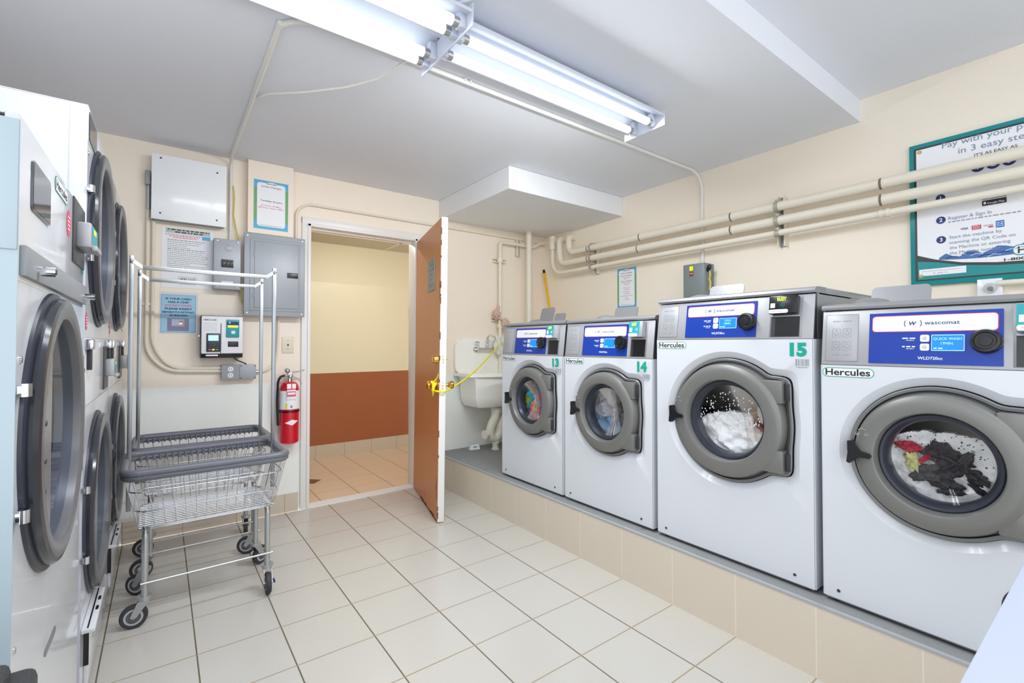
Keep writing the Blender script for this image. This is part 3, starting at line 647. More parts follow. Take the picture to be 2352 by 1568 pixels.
# single dryer, nearest
t = empty('tumble_dryer', dxy(1.218), AD, 'low single-door tumble dryer, nearest on the left, with blue-grey side', 'dryer')
W, HH, D = .815, 1.640, .95
g = G(); front_holes(g, W, .03, 1.335, .337, 1.020, .262, M['dwhite']); g.box(0, W, 0, .02, 1.335, HH, M['dwhite'], .002)
g.box(W-.004, W, .001, D, .0, HH, M['dwhite']); g.box(0, W, D-.004, D, 0, HH, M['dwhite']); g.box(0, W, .02, D, HH-.004, HH, M['dwhite']); g.box(.01, W-.01, .018, D, 0, .03, M['dark'])
g.build('cabinet', t)
g = G(); g.box(-.004, .0, -.0008, D, 0, HH-.012, M['dside']); g.box(-.010, -.003, .055, .10, 1.39, HH-.006, M['dside'], .002); g.box(-.009, -.004, .0, .055, 1.39, HH-.014, M['dside'], .001)
g.lathe([(.012, 0), (.016, -.002), (.018, 0)], (0, 0, 0), M['dside'], 'x', 20); g.xform(Matrix.Translation((0, 0, 0)), len(g.v)); so = g.build('side_panel', t); so['label'] = 'blue-grey side panel'
g = G(); g.box(.012, W, -.010, .0, 1.345, 1.402, M['boxg'], .002); bo = g.build('lock_bar', t)
for x in (.11, .745):
    g = G(); g.cyl((x, -.036, 1.366), (x, -.009, 1.366), .010, M['chrome'], 16); g.cyl((x, -.037, 1.366), (x, -.035, 1.366), .006, M['dark'], 12); g.build('lock', bo)
g = G(); g.prism(rrect(.088, .262, 1.485, 1.585, .012), -.004, 0, mat('glossy_smoke', (110, 112, 116), .1, .7)); g.poly(rrect(.092, .258, 1.489, 1.581, .01), mat('display_smoke', (78, 80, 84), .08, .5), -.0044); g.build('display', t)
g = G(); g.poly(rrect(.33, .505, 1.588, 1.626, .018), M['teal'], -.0008); g.poly(rrect(.333, .502, 1.591, 1.623, .0155), M['paper'], -.0012); g.text('Hercules', .342, 1.597, .022, M['ink'], -.0016, w=.15, bold=.012); o = g.build('maker_sticker', t); o['label'] = 'oval maker sticker outlined in teal'
oval_sticker(t, .53, 1.548, .030, .036, 1)
dryer_reader(t, .645, 1.505, .15, .075)
g = G(); g.text('16', .79, 1.44, .045, M['teal'], -.001, al='c', bold=.03); g.build('number_sticker', t)
dryer_door(t, .337, 1.020, .307)
g = G()
for x, z in ((.03, 1.19), (.02, .66), (.78, .66)): g.lathe([(0, -.004), (.006, -.003), (.008, 0)], (x, 0, z), M['chrome'], n=10)
g.build('screw', t)
g = G(); g.box(.30, .42, -.003, 0, .50, .515, M['dplate'], .001); g.build('lint_latch', t)
def stack_dryer(y0, label, nz):
    t = empty('stacked_dryer', dxy(y0), AD, label, 'dryer', 'double stacked dryers along the left wall'); W, HH, D = .798, 2.016, 1.0
    g = G(); zm = 1.241
    front_holes(g, W, zm, 1.90, .348, 1.622, .272, M['dwhite']); front_holes(g, W, .03, 1.008, .348, .622, .272, M['dwhite'])
    g.box(0, W, 0, .02, 1.008, zm, M['dwhite'], .002); g.box(0, W, -.001, .02, 1.90, HH, M['dwhite'], .003)
    g.box(0, .004, .0, D, 0, HH-.002, M['dstk']); g.box(-.002, .002, .0, .045, 0, HH, M['dstk'], .001); g.box(W-.004, W, .001, D, 0, HH, M['dwhite']); g.box(0, W, D-.004, D, 0, HH, M['dwhite']); g.box(0, W, .02, D, HH-.004, HH, M['dwhite']); g.box(.01, W-.01, .018, D, 0, .03, M['dwhite'])
    g.build('cabinet', t)
    g = G(); g.prism(rrect(.012, .205, 1.905, 2.0, .01), -.004, 0, mat('glossy_smoke_top', (72, 74, 78), .12, .5)); g.build('display', t)
    for zc in (1.622, .622): dryer_door(t, .348, zc, .327)
    dryer_reader(t, .625, 1.078, .12, .075, .034, .16, -.055, .055)
    for x in (.055, .70): g = G(); g.box(x, x+.014, -.014, 0, 1.13, 1.235, M['dark'], .002); g.box(x-.05, x+.001, -.022, 0, 1.20, 1.235, M['chrome'], .004); g.build('slot_cover', t)
    oval_sticker(t, .012+.02, 1.295, .022, .030, 3)
    g = G(); g.box(.09, .52, -.012, 0, .05, .258, M['dwhite'], .003); g.box(.015, .345, -.036, 0, .258, .274, M['dwhite'], .004)
    g.box(.02, .34, -.019, -.015, .272, .2755, M['black']); g.box(.084, .090, -.014, 0, .12, .258, M['black'])
    for x in (.15, .23): g.box(x, x+.03, -.032, -.024, .272, .2755, M['black'])
    g.build('lint_drawer', t)
    g = G(); g.lathe([(0, -.004), (.006, -.003), (.008, 0)], (.02, 0, 1.86), M['chrome'], n=10); g.lathe([(0, -.004), (.006, -.003), (.008, 0)], (.77, 0, 1.30), M['chrome'], n=10); g.build('screw', t)
    return t
stack_dryer(2.092, 'tall stacked dryer with two round doors, beside the low single dryer', '17')
stack_dryer(2.894, 'tall stacked dryer with two round doors, in the corner by the back wall', '18')
# ---------------------------------------------------------------- laundry carts
def caster(parent, x, y, ang, brake=False):
    c = empty('caster', (x, y, 0), ang); c.parent = parent; tr = .036
    g = G(); g.cyl((0, 0, .112), (0, 0, .120), .024, M['zinc'], 18); g.cyl((0, 0, .120), (0, 0, .131), .027, M['zinc'], 18); g.cyl((0, 0, .131), (0, 0, .15), .013, M['zinc'], 14)
    for s in (-1, 1):
        g.add([(a, s*.017+b, z) for b in (-.0012, .0012) for a, z in ((-.020, .112), (.022, .112), (tr+.012, .052), (tr, .042), (tr-.012, .050))], [(0, 1, 2, 3, 4), (9, 8, 7, 6, 5)]+[(i, i+5, (i+1) % 5+5, (i+1) % 5) for i in range(5)], M['zinc'])
    g.cyl((tr, -.021, .05), (tr, .021, .05), .005, M['zinc'], 10)
    if brake: g.box(tr-.01, tr+.02, .022, .03, .05, .062, M['inkb'], .002)
    g.build('fork', c)
    g = G(); o = (tr, 0, .05)
    g.lathe([(.034, -.0115), (.046, -.0115), (.0495, -.007), (.05, 0), (.0495, .007), (.046, .0115), (.034, .0115)], o, M['wheeld'], n=36); g.lathe([(.0, -.009), (.012, -.012), (.014, -.008), (.030, -.008), (.034, -.0115)], o, M['wheel'], n=36); g.lathe([(.0, .009), (.012, .012), (.014, .008), (.030, .008), (.034, .0115)], o, M['wheel'], n=36)
    for s in (-1, 1): g.lathe([(.034, s*.0118), (.030, s*.0122), (.026, s*.0118)], o, M['wheelc'], n=36)
    g.build('wheel', c); return c
def cart(x, y, rz, label, casters):
    t = empty('laundry_cart', (x, y, 0), rz, label, 'laundry cart', 'wire laundry carts with hanging racks')
    zt_, zb = .672, .425
    def rl(k, z, r=.05):     # basket ring at height fraction k (1 rim, 0 bottom)
        hx, y0, y1 = .262+.052*k, -.215-.034*k, .165+.044*k
        return [(a, b, z) for a, b in rrect(-hx, hx, y0, y1, r, 5)]
    g = G(); 
    g.tube(rl(1, zt_), .017, M['vinyl'], 12, closed=True)
    g.tube(rl(.985, zt_-.018), .015, M['vinyl'], 10, closed=True)
    for i in range(21):
        for yy in (.186,): xx = -.26+.026*i; g.cyl((xx, yy-.007, zt_-.034), (xx, yy-.007, zt_-.004), .0055, M['vinyl'], 8)
    o = g.build('bumper_rim', t); o['label'] = 'grey vinyl rim'
    g = G(); lv = lambda z: (z-zb)/(zt_-zb)
    for z, r in ((zb, .004), (zb+.006, .003), (.505, .0032), (.590, .0032)): g.tube(rl(lv(z), z), r, M['steel'], 6, closed=True)
    for i in range(14):        # front and back uprights continue under the floor of the basket
        xx = -.24+i*.48/13; k = 1.19
        g.tube([(xx*k, -.249, zt_-.02), (xx, -.216, zb), (xx, .166, zb), (xx*k, .209, zt_-.02)], .0016, M['steel'], 5)
    for i in range(15):
        yy = -.195+i*.34/14; k = 1.17
        for s in (-1, 1): g.tube([(s*.313, yy*k-.0, zt_-.02), (s*.263, yy, zb)], .0015, M['steel'], 5)
    for i in range(14):
        yy = -.198+i*.346/13; g.tube([(-.262, yy, zb+.004), (.262, yy, zb+.004)], .0022, M['steel'], 6)
    for s in (-1, 1): g.box(s*.205-.018, s*.205+.018, -.20, .155, zb-.006, zb-.001, M['zinc'], .001)
    g.build('wire_basket', t)
    for s in (-1, 1):
        g = G(); g.tube(fil([(s*.24, -.175, .14), (s*.24, -.175, zb-.019), (s*.24, .14, zb-.019), (s*.24, .14, .14)], .03), .0125, M['zinc'], 12)
        g.build('leg_frame', t)
    for yy in (-.178, .143):
        g = G(); g.cyl((-.255, yy-.012*(1 if yy < 0 else -1), .185), (.262, yy-.012*(1 if yy < 0 else -1), .185), .0042, M['zinc'], 8); g.build('cross_rod', t)
    for s in (-1, 1):
        g = G(); g.box(s*.303-.009, s*.303+.009, .030, .050, zb+.02, 1.632, M['postz'], .0015); g.build('post', t)
    g = G(); g.box(-.262, .262, .030, .046, 1.570, 1.590, M['zinc'], .002)
    for s in (-1, 1):
        g.add([(s*.262, .030, 1.570), (s*.262, .034, 1.590), (s*.300, .027, 1.596), (s*.300, .027, 1.618), (s*.262, .044, 1.570), (s*.262, .044, 1.590), (s*.300, .030, 1.596), (s*.300, .030, 1.618)], [(0, 1, 3, 2), (4, 6, 7, 5), (0, 4, 5, 1), (0, 2, 6, 4), (1, 5, 7, 3), (2, 3, 7, 6)], M['zinc'])
        g.sphere((s*.303, .024, 1.607), .008, M['chrome'], (1, 1, 1), 6)
    g.build('hanging_bar', t)
    for (cx_, cy_, a, b) in casters: caster(t, cx_, cy_, a, b)
    return t
SX = ((-.24, -.175), (.24, -.175), (-.24, .14), (.24, .14))
cart(.190, 2.785, .022, 'front wire laundry cart with hanging bar, nearer the viewer', [(*SX[0], PI*.97, False), (*SX[1], -PI*.52, True), (*SX[2], PI*.80, False), (*SX[3], PI*.20, False)])
cart(.205, 3.300, 0, 'rear wire laundry cart with hanging bar, against the back wall', [(*SX[0], PI*.95, False), (*SX[1], PI*.9, False), (*SX[2], PI*.95, False), (*SX[3], PI*.45, False)])
# ---------------------------------------------------------------- things on the back wall
Y = YB
def wallthing(name, x, z, label, cat, g, rz=0, y=None, group=None):
    o = g.build(name, None, (x, Y if y is None else y, z), (0, 0, rz)); return tag(o, label, cat, group)
t = empty('enclosure_box', (-.058, Y, 1.995), 0, 'white shallow metal enclosure hung high on the back wall', 'box')
g = G(); g.box(.005, .392, -.075, -.001, .005, .40, M['panelg'], .003); g.build('back_box', t)
g = G(); g.prism([(0, 0), (.398, 0), (.398, .408), (0, .408)], -.080, -.074, M['panelw']); g.box(0, .398, -.0815, -.070, 0, .408, M['panelw'], .003); g.build('cover', t)
for x, z in ((.045, .385), (.345, .355), (.045, .04), (.345, .04)):
    g = G(); g.lathe([(0, -.003), (.005, -.002), (.006, 0)], (x, -.0812, z), M['dark'], n=10); g.build('screw', t)
g = G(); g.box(-.028, .0, -.05, -.001, -.09, .0, M['boxg'], .006); g.tube([(-.010, -.022, -.09), (-.010, -.022, -.24)], .012, M['zinc'], 10)
wallthing('junction_box', -.062, 2.300, 'small grey junction box behind the left edge of the white enclosure', 'junction box', g)
g = G(); g.tube(fil([(-.074, Y-.018, 2.06), (-.074, Y-.018, 1.16), (.03, Y-.018, 1.045), (.325, Y-.02, 1.035)], .12, 8), .011, M['pipe'], 10); g.box(-.098, -.05, Y-.016, Y-.001, 1.46, 1.475, M['pipe'], .002)
tag(g.build('conduit'), 'cream conduit bending from the junction box to the double outlet, outer run', 'conduit')
g = G(); g.tube(fil([(-.045, Y-.018, 1.99), (-.045, Y-.018, 1.20), (.05, Y-.018, 1.06), (.325, Y-.02, 1.056)], .11, 8), .010, M['pipe'], 10)
tag(g.build('conduit'), 'cream conduit running just inside the outer one below the enclosure', 'conduit')
# breaker box (small) and panel (large)
t = empty('breaker_box', (.272, Y, 1.583), 0, 'small narrow grey breaker box beside the large electrical panel', 'breaker box')
g = G(); g.box(0, .155, -.085, -.001, 0, .335, M['panelg'], .003)
for x, z in ((.02, .32), (.14, .32), (.02, .018), (.135, .018)): g.lathe([(0, -.003), (.004, -.002), (.005, 0)], (x, -.085, z), M['chrome'], n=10)
g.lathe([(.0, -.001), (.022, -.001), (.024, .0)], (.085, -.085, .275), M['panelg'], n=24); g.build('enclosure', t)
g = G(); g.box(.042, .112, -.090, -.084, .145, .197, M['dark'], .001)
for i in range(3): g.box(.048+i*.022, .064+i*.022, -.094, -.086, .15, .185, M['black'], .001)
g.build('breaker', t); g = G(); g.rect(.045, .112, .018, .052, M['paper'], -.0856); g.scrib(.05, .03, .05, .005, M['pink'], -.0862, 2); g.build('paper_label', t)
t = empty('electrical_panel', (.446, Y, 1.412), 0, 'large grey electrical panel beside the doorway', 'electrical panel')
g = G(); g.box(.008, .382, -.078, -.001, .008, .562, M['panelg'], .002); g.build('enclosure', t)
g = G(); g.box(0, .390, -.088, -.076, 0, .57, M['panelg'], .006); g.box(.035, .355, -.092, -.086, .035, .535, M['panelg'], .004)
for x, z in ((.02, .55), (.37, .55), (.02, .02), (.37, .02)): g.lathe([(0, -.003), (.005, -.002), (.006, 0)], (x, -.088, z), M['chrome'], n=10)
g.build('trim_cover', t)
g = G(); g.box(.062, .345, -.0965, -.091, .055, .515, M['panelg'], .004)
for z in (.42, .14): g.cyl((.06, -.095, z-.012), (.06, -.095, z+.012), .004, M['panelg'], 8)
do = g.build('hinged_door', t); g = G(); g.box(.268, .340, -.099, -.0955, .275, .312, M['black'], .001); g.box(.282, .296, -.101, -.098, .280, .307, M['dark'], .001); g.build('latch', do)
# notices
g = G(); g.box(0, .278, -.002, -.0005, 0, .385, M['paper']); yy = -.0026
g.box(.02, .262, -.0022, -.0018, .352, .382, mat('notice_band', (186, 196, 190), .5)); g.scrib(.03, .371, .225, .007, M['ink'], yy, 1); g.scrib(.07, .357, .15, .007, M['ink'], yy, 2)
for i in range(3): g.scrib(.02+.02*i, .340-i*.009, .19-.03*i, .004, M['inkr'], yy, 3+i)
g.rect(.215, .262, .318, .348, M['pblue'], yy); g.rect(.215, .262, .318, .324, M['paper'], yy-.0003); zz = .305
for i, w in enumerate((.20, .18, .17, .10, .12, .20, .20, .19, .22, .22, .20, .20, .22, .12, .20, .21, .20, .12)): g.scrib(.03, zz, w, .0035 if i not in (0, 5) else .005, M['inkg'], yy, 10+i); zz -= .0118
g.text('HERCULES', .14, .050, .016, M['ink'], yy, w=.085, al='c', bold=.01); o_ = rrect(.088, .192, .044, .072, .013, 6); g.tube([(a, yy, b) for a, b in o_], .0007, M['inkg'], 4, closed=True)
g.scrib(.075, .032, .13, .003, M['inkg'], yy, 40); g.scrib(.095, .024, .09, .003, M['inkg'], yy, 41)
wallthing('notice', -.004, 1.582, 'white printed notice with small text below the white enclosure', 'notice', g)
g = G(); g.box(0, .205, -.0020, -.0005, -.008, .260, mat('laminate_edge', (214, 214, 218), .2)); g.rect(.006, .192, .0, .243, M['inkb'], -.0023); g.rect(.0075, .1905, .0015, .2415, mat('sky_blue_print', (150, 196, 222), .4), -.0026)
for i, (s_, w, m_) in enumerate((('IF YOUR CARD', .135, 'ink'), ('HAS A CHIP', .11, 'ink'), ('DO NOT SWIPE.', .145, 'inkr'), ('PLEASE INSERT', .145, 'ink'), ('BENEATH KEYPAD', .168, 'inkb'), ('AS SHOWN.', .10, 'ink'))): g.text(s_, .099, .212-i*.0215, .0115, M[m_], -.0030, w=w, al='c', bold=.035)
g.rect(.040, .155, .010, .092, M['photo'], -.0030); g.rect(.062, .13, .040, .088, mat('photo_screen', (150, 160, 200), .4), -.0033); g.rect(.105, .118, .054, .064, M['ledy'], -.0036); g.rect(.105, .118, .066, .074, M['pink'], -.0036)
for i in range(4): g.scrib(.066, .078-i*.009, .05, .003, M['paper'], -.0036, 50+i)
wallthing('instruction_sign', -.010, 1.292, 'small sky-blue sign about inserting chip cards, left of the card machine', 'sign', g)
# card machine
t = empty('card_machine', (.204, Y, 1.127), 0, 'white card value machine with keypad and teal reader on the back wall', 'card machine')
g = G(); g.box(0, .238, -.10, -.001, 0, .275, M['black'], .004); g.box(-.012, 0, -.06, -.045, .135, .150, M['chrome'], .002); g.build('housing', t)
g = G(); g.box(.003, .236, -.118, -.098, .028, .272, M['paper'], .006); g.box(.108, .112, -.1195, -.116, .03, .225, M['ink']); g.text('HERCULES', .015, .243, .010, M['ink'], -.1186, w=.07, bold=.02)
for i in range(4): g.scrib(.014, .222-i*.014, .075, .002, M['inkg'], -.1186, i)
g.box(.15, .21, -.1200, -.117, .072, .108, M['black'], .002); g.box(.028, .095, -.12, -.10, .012, .022, M['paper'], .002); g.build('front_cover', t)
k = G(); k.box(.030, .107, -.126, -.117, .040, .160, M['rubber'], .004)
for i in range(3):
    for j in range(4): k.box(.040+i*.021, .054+i*.021, -.1285, -.125, .050+j*.013, .058+j*.013, M['dark'] if j else (M['inkr'], M['ledy'], M['pgreen'])[i], .001)
kp = k.build('keypad', t); g = G(); g.rect(.040, .096, .112, .148, mat('keypad_screen', (150, 220, 245), .3, emis=.5), -.1265); g.build('keypad_screen', kp)
g = G(); g.box(.140, .214, -.128, -.117, .135, .252, M['tealr'], .003); g.rect(.144, .210, .215, .238, M['inkb'], -.1285); g.rect(.148, .206, .200, .214, M['ledy'], -.1289); g.rect(.168, .190, .158, .178, M['paper'], -.1289); g.rect(.154, .162, .226, .236, M['paper'], -.1292); g.build('teal_reader', t)
g = G(); g.tube(fil([(.395, Y-.05, 1.130), (.41, Y-.05, 1.11), (.465, Y-.045, 1.085), (.47, Y-.04, 1.078)], .02), .004, M['black'], 8)
tag(g.build('power_cord'), 'short black cord from the card machine down to the grey outlet box', 'cord')
t = empty('outlet_box', (.325, Y, .978), 0, 'grey surface box with double outlet under the card machine', 'outlet')
g = G(); g.box(0, .205, -.05, -.001, 0, .098, M['boxg'], .004); g.build('box', t)
g = G(); g.prism([(.006, .0), (.098, 0), (.104, .006), (.104, .092), (.098, .098), (.006, .098), (0, .092), (0, .006)], -.054, -.050, M['boxg'])
for z in (.028, .070):
    g.lathe([(0, -.004), (.016, -.004), (.018, 0)], (.052, -.054, z), M['paper'], n=20)
    for dx in (-.006, .005): g.box(.052+dx-.001, .052+dx+.001, -.0595, -.057, z-.001, z+.008, M['black'])
    g.lathe([(0, -.0052), (.0022, -.0052)], (.052, -.054, z-.008), M['black'], n=10)
g.build('outlet_cover', t)
g = G(); g.box(.106, .205, -.054, -.050, 0, .098, M['panelg'], .002)
for x in (.114, .197):
    for z in (.008, .09): g.lathe([(0, -.002), (.004, -.002)], (x, -.054, z), M['dark'], n=8)
g.build('blank_cover', t)
g = G(); g.cyl((.53, Y-.025, 1.025), (.548, Y-.025, 1.025), .013, M['zinc'], 12); g.tube(fil([(.545, Y-.025, 1.025), (.60, Y-.022, 1.03), (.66, Y-.02, 1.08), (.672, Y-.02, 1.20), (.675, Y-.02, 1.41)], .06, 6), .0075, M['pipe'], 10)
tag(g.build('conduit'), 'thin cream conduit curving from the outlet box up to the electrical panel', 'conduit')
g = G(); g.box(0, .078, -.008, -.001, 0, .118, M['ivory'], .003); g.box(.034, .044, -.012, -.006, .052, .066, M['dark'], .002)
for z in (.03, .09): g.lathe([(0, -.002), (.003, -.002)], (.039, -.008, z), M['dark'], n=8)
wallthing('light_switch', .702, 1.152, 'ivory light switch plate between the panel and the fire extinguisher', 'light switch', g)
# chase poster
def charges(name, x, z, w, h, label, lines, rz=0, y=None, band=.09):
    g = G(); g.box(0, w, -.0016, -.0004, 0, h, M['pblue']); g.rect(0, w, h*.16, h*.84, M['pgreen'], -.0019)
    g.poly(rrect(w*band, w*(1-band), h*.055, h*.95, w*.08), M['paper'], -.0023)
    g.poly(circ(w/2, h*.945, w*.17, 24, h*.028), M['paper'], -.0026); g.text('Hercules', w/2, h*.93, h*.03, M['ink'], -.003, w=w*.3, al='c', bold=.02)
    for s_, zz, hh, ww, m_, sh in lines: g.text(s_, w/2, h*zz, h*hh, M[m_], -.003, w=w*ww, al='c', bold=.012, shear=sh)
    g.scrib(w*.17, h*.075, w*.64, h*.009, M['inkg'], -.003, 4)
    return wallthing(name, x, z, label, 'poster', g, rz, y)
o = charges('price_poster', .503, 2.020, .218, .340, 'blue and green bordered dryer price poster above the electrical panel', (('Cycle Charges', .865, .026, .6, 'ink', .35), ('Tumbler Dryers', .57, .032, .64, 'ink', 0), ('$1.75 for 30 Mins.', .475, .024, .6, 'inkr', 0), ('$0.25 for each 5 Mins', .43, .024, .74, 'inkr', 0)), y=YB-.0755)
o2 = charges('price_poster', 0, 0, .205, .345, 'narrow blue and green bordered washer price poster on the right wall', (('Cycle Charges', .865, .024, .62, 'ink', .35), ('20 Lb Washers', .80, .024, .6, 'ink', 0), ('Regular Cycle', .76, .018, .42, 'inkg', 0), ('$1.75', .72, .022, .2, 'inkr', 0), ('30 Lb Washers', .66, .024, .6, 'ink', 0), ('Regular Cycle', .62, .018, .42, 'inkg', 0), ('$3.00', .58, .022, .2, 'inkr', 0), ('Heavy Soil', .50, .018, .33, 'inkp', 0), ('+ $0.25', .455, .022, .28, 'inkr', 0), ('Extra Rinse', .40, .018, .36, 'inkp', 0), ('+ $0.25', .355, .022, .28, 'inkr', 0), ('Heavy Soil And Extra', .30, .018, .66, 'inkp', 0), ('Rinse', .26, .018, .16, 'inkp', 0), ('+ $0.50', .21, .022, .28, 'inkr', 0)), -PI/2)
o2.location = (XR, 2.742, 1.525)
# fire extinguisher
t = empty('fire_extinguisher', (.741, YB-.072, .512), 0, 'red fire extinguisher hanging left of the doorway', 'fire extinguisher')
g = G(); g.lathe([(0, 0), (.052, 0), (.062, .008), (.064, .02), (.064, .38), (.060, .405), (.045, .43), (.022, .44), (0, .44)], (0, 0, 0), M['red'], 'z', 36); g.build('cylinder', t)
g = G(); g.lathe([(.0645, .245), (.0645, .375)], (0, 0, 0), M['paper'], 'z', 24, (PI*1.02, PI*1.98))
for i in range(3): a = PI*(1.35+.15*i); g.box(-.007, .007, -.0655, -.0640, .255, .272, M['inkg'])
n0 = len(g.v); g.box(-.006, .006, -.0665, -.0642, .25, .29, M['yl']); g.xform(Matrix.Rotation(-.5, 4, 'Z'), n0); g.build('label_band', t)
g = G(); g.box(-.030, .028, -.0700, -.0670, .315, .425, M['paper'], .0005); g.rect(-.030, .028, .382, .392, M['inkr'], -.0704); g.rect(-.030, .028, .335, .372, M['inkr'], -.0704); g.rect(-.026, .024, .350, .364, M['paper'], -.0708); g.rect(-.004, .004, .39, .425, M['inkr'], -.0704); g.build('inspection_tag', t)
g = G(); g.lathe([(.066, .222), (.0675, .222), (.0675, .235), (.066, .235)], (0, 0, 0), M['black'], 'z', 36); g.box(-.02, .02, .055, .072, .20, .26, M['black']); g.build('strap', t)
n = [(-.038, .150), (.005, .172), (.046, .160), (.010, .130)]
g = G(); g.add([((x), -math.sqrt(.0655**2-x*x), z) for x, z in [(-.04, .150), (-.018, .161), (.004, .172), (.026, .166), (.047, .160), (.028, .146), (.006, .131), (-.018, .141)]], [(0, 1, 7), (1, 2, 6, 7), (2, 3, 5, 6), (3, 4, 5)], M['paper']); g.build('diamond_label', t)
g = G(); g.cyl((0, 0, .44), (0, 0, .475), .018, M['chrome'], 16); g.box(-.014, .020, -.018, .016, .470, .500, M['zinc'], .005); g.sphere((-.016, -.006, .515), .018, M['zinc'], (1, 1, 1), 8)
g.tube([(.015, -.01, .502), (.06, -.02, .508), (.092, -.025, .517)], .006, M['zinc'], 8); g.tube([(.015, -.01, .475), (.055, -.018, .455), (.078, -.02, .415)], .005, M['zinc'], 8); g.sphere((.002, -.026, .475), .013, M['chrome'], (1, .5, 1), 8); g.build('valve', t)
g = G(); g.cyl((-.035, -.012, .482), (-.012, -.01, .484), .008, M['chrome'], 10); g.tube(fil([(-.035, -.012, .482), (-.062, -.012, .475), (-.078, -.01, .44), (-.080, 0, .30), (-.074, 0, .13)], .03), .0085, M['black'], 10); g.build('hose', t)
# ceiling conduits
g = G(); zc_ = H1-.013
g.tube(fil([(.372, YB-.016, 1.92), (.372, YB-.016, 2.44), (.366, YB-.10, zc_), (.362, 2.0, zc_)], .05, 5), .0105, M['cpipe'], 10)
tag(g.build('conduit'), 'cream conduit rising from the small breaker box and along the ceiling', 'conduit')
g = G(); g.tube(fil([(.362, 2.62, zc_+.001), (.362, 2.00, zc_), (.46, 1.925, zc_), (3.10, 1.93, zc_), (XR-.016, 1.925, 2.40), (XR-.016, 1.925, 1.79)], .14, 10), .0105, M['cpipe'], 10)
for x in (.5, .62, 1.15, 1.18): g.sphere((x, 1.914, H1-.010), .008, M['cpipe'], n=5)
tag(g.build('conduit'), 'long cream ceiling conduit curving across the room down to the wall switch', 'conduit')
g = G(); g.tube([(.372, 2.72, H1-.01), (.42, 2.60, H1-.02), (.55, 2.45, H1-.035), (.70, 2.27, H1-.04), (.80, 2.10, H1-.04), (.83, 1.97, H1-.035), (.87, 1.80, H1-.03)], .006, M['cpipe'], 8)
tag(g.build('cable'), 'slack cream cable hanging from the ceiling toward the nearer fixture', 'cable')
g = G(); g.tube([(.86, 1.52, H1-.006), (1.2, .98, H1-.006), (1.3, .955, H1-.006), (1.3, .940, H1-.006), (1.3, .940, H2-.006), (1.6, .4, H2-.006)], .006, M['ceil'], 8)
tag(g.build('cable'), 'thin painted cable crossing the ceiling step behind the fixtures', 'cable')
g = G(); g.tube([(.385, YB-.02, 2.30), (.392, YB-.025, 2.22), (.388, YB-.02, 2.10), (.402, YB-.02, 2.02), (.418, YB-.035, 1.93), (.425, YB-.03, 1.86), (.432, YB-.03, 1.6), (.438, YB-.03, 1.53), (.45, YB-.03, 1.5)], .0045, M['wire'], 8)
tag(g.build('cable'), 'loose yellow cable hanging between the two grey electrical boxes', 'cable')
g = G(); g.tube(fil([(.790, YB-.017, 1.985), (.790, YB-.017, 2.20), (.86, YB-.017, 2.262), (1.96, YB-.017, 2.262), (3.12, YB-.017, 2.262)], .09, 8), .0095, M['pipe'], 10)
tag(g.build('conduit'), 'thin cream conduit arching over the door frame along the back wall', 'conduit')
# ---------------------------------------------------------------- pipes near the sink and on the right wall
g = G(); PYB = YB-.062
g.tube(fil([(2.595, PYB, .80), (2.595, PYB, 2.195), (3.02, PYB, 2.195), (3.09, PYB, 2.245), (3.16, PYB, 2.245)], .045, 6), .0165, M['pipe'], 12)
for z in (1.39, 1.23): g.cyl((2.595, PYB, z-.018), (2.595, PYB, z+.018), .026, M['pipe'], 14)
tag(g.build('water_pipe'), 'thin cream water pipe turning down the back wall behind the sink', 'pipe')
g = G(); g.cyl((2.895, 3.60, PZ), (2.895, 3.60, 2.325), .029, M['pipe'], 20); g.cyl((2.895, 3.60, 2.315), (2.895, 3.60, 2.324), .036, M['pipe'], 20)
tag(g.build('drain_pipe'), 'thick cream vertical pipe from soffit to platform in the corner', 'pipe')
g = G(); g.box(2.825, 2.835, YB-.035, YB-.001, 2.085, 2.27, M['pipe']); g.box(2.858, 2.868, YB-.035, YB-.001, 2.085, 2.27, M['pipe']); g.box(2.825, 2.868, YB-.006, YB-.001, 2.085, 2.27, M['piped']); tag(g.build('pipe_bracket'), 'vertical channel bracket under the back wall pipes beside the thick pipe', 'bracket')
g = G(); g.box(2.545, 2.69, YB-.035, YB-.001, 2.000, 2.008, M['pipe']); g.box(2.545, 2.69, YB-.035, YB-.001, 2.030, 2.038, M['pipe']); g.cyl((2.595, PYB, 1.995), (2.595, PYB, 2.04), .026, M['pipe'], 14); tag(g.build('pipe_bracket'), 'horizontal channel bracket clamping the thin pipe, high above the sink', 'bracket')
g = G(); g.box(2.53, 2.66, YB-.035, YB-.001, 1.435, 1.443, M['pipe']); g.box(2.53, 2.66, YB-.035, YB-.001, 1.462, 1.47, M['pipe']); tag(g.build('pipe_bracket'), 'channel bracket behind the tied rags on the thin pipe', 'bracket')
PXR = 3.105
def insul(pts, r, label, breaks, rad):
    g = G(); g.tube(fil(pts, rad, 8), r, M['pipe'], 16)
    for (yy, zz) in breaks:
        g.cyl((PXR, yy-.006, zz), (PXR, yy+.006, zz), r*1.04, M['seam'], 16); g.cyl((PXR, yy-.014, zz), (PXR, yy-.006, zz), r*1.09, M['pipe'], 16)
    return tag(g.build('insulated_pipe'), label, 'pipe', 'wrapped pipes along the right wall')
insul([(XR+.0, 3.27, 2.245), (PXR, 3.26, 2.24), (PXR, 3.245, 2.085), (PXR, -2.29, 2.08)], .029, 'topmost of the three cream pipes along the right wall', ((3.0, 2.083), (2.42, 2.083), (1.66, 2.083), (.83, 2.082), (-.2, 2.082)), .07)
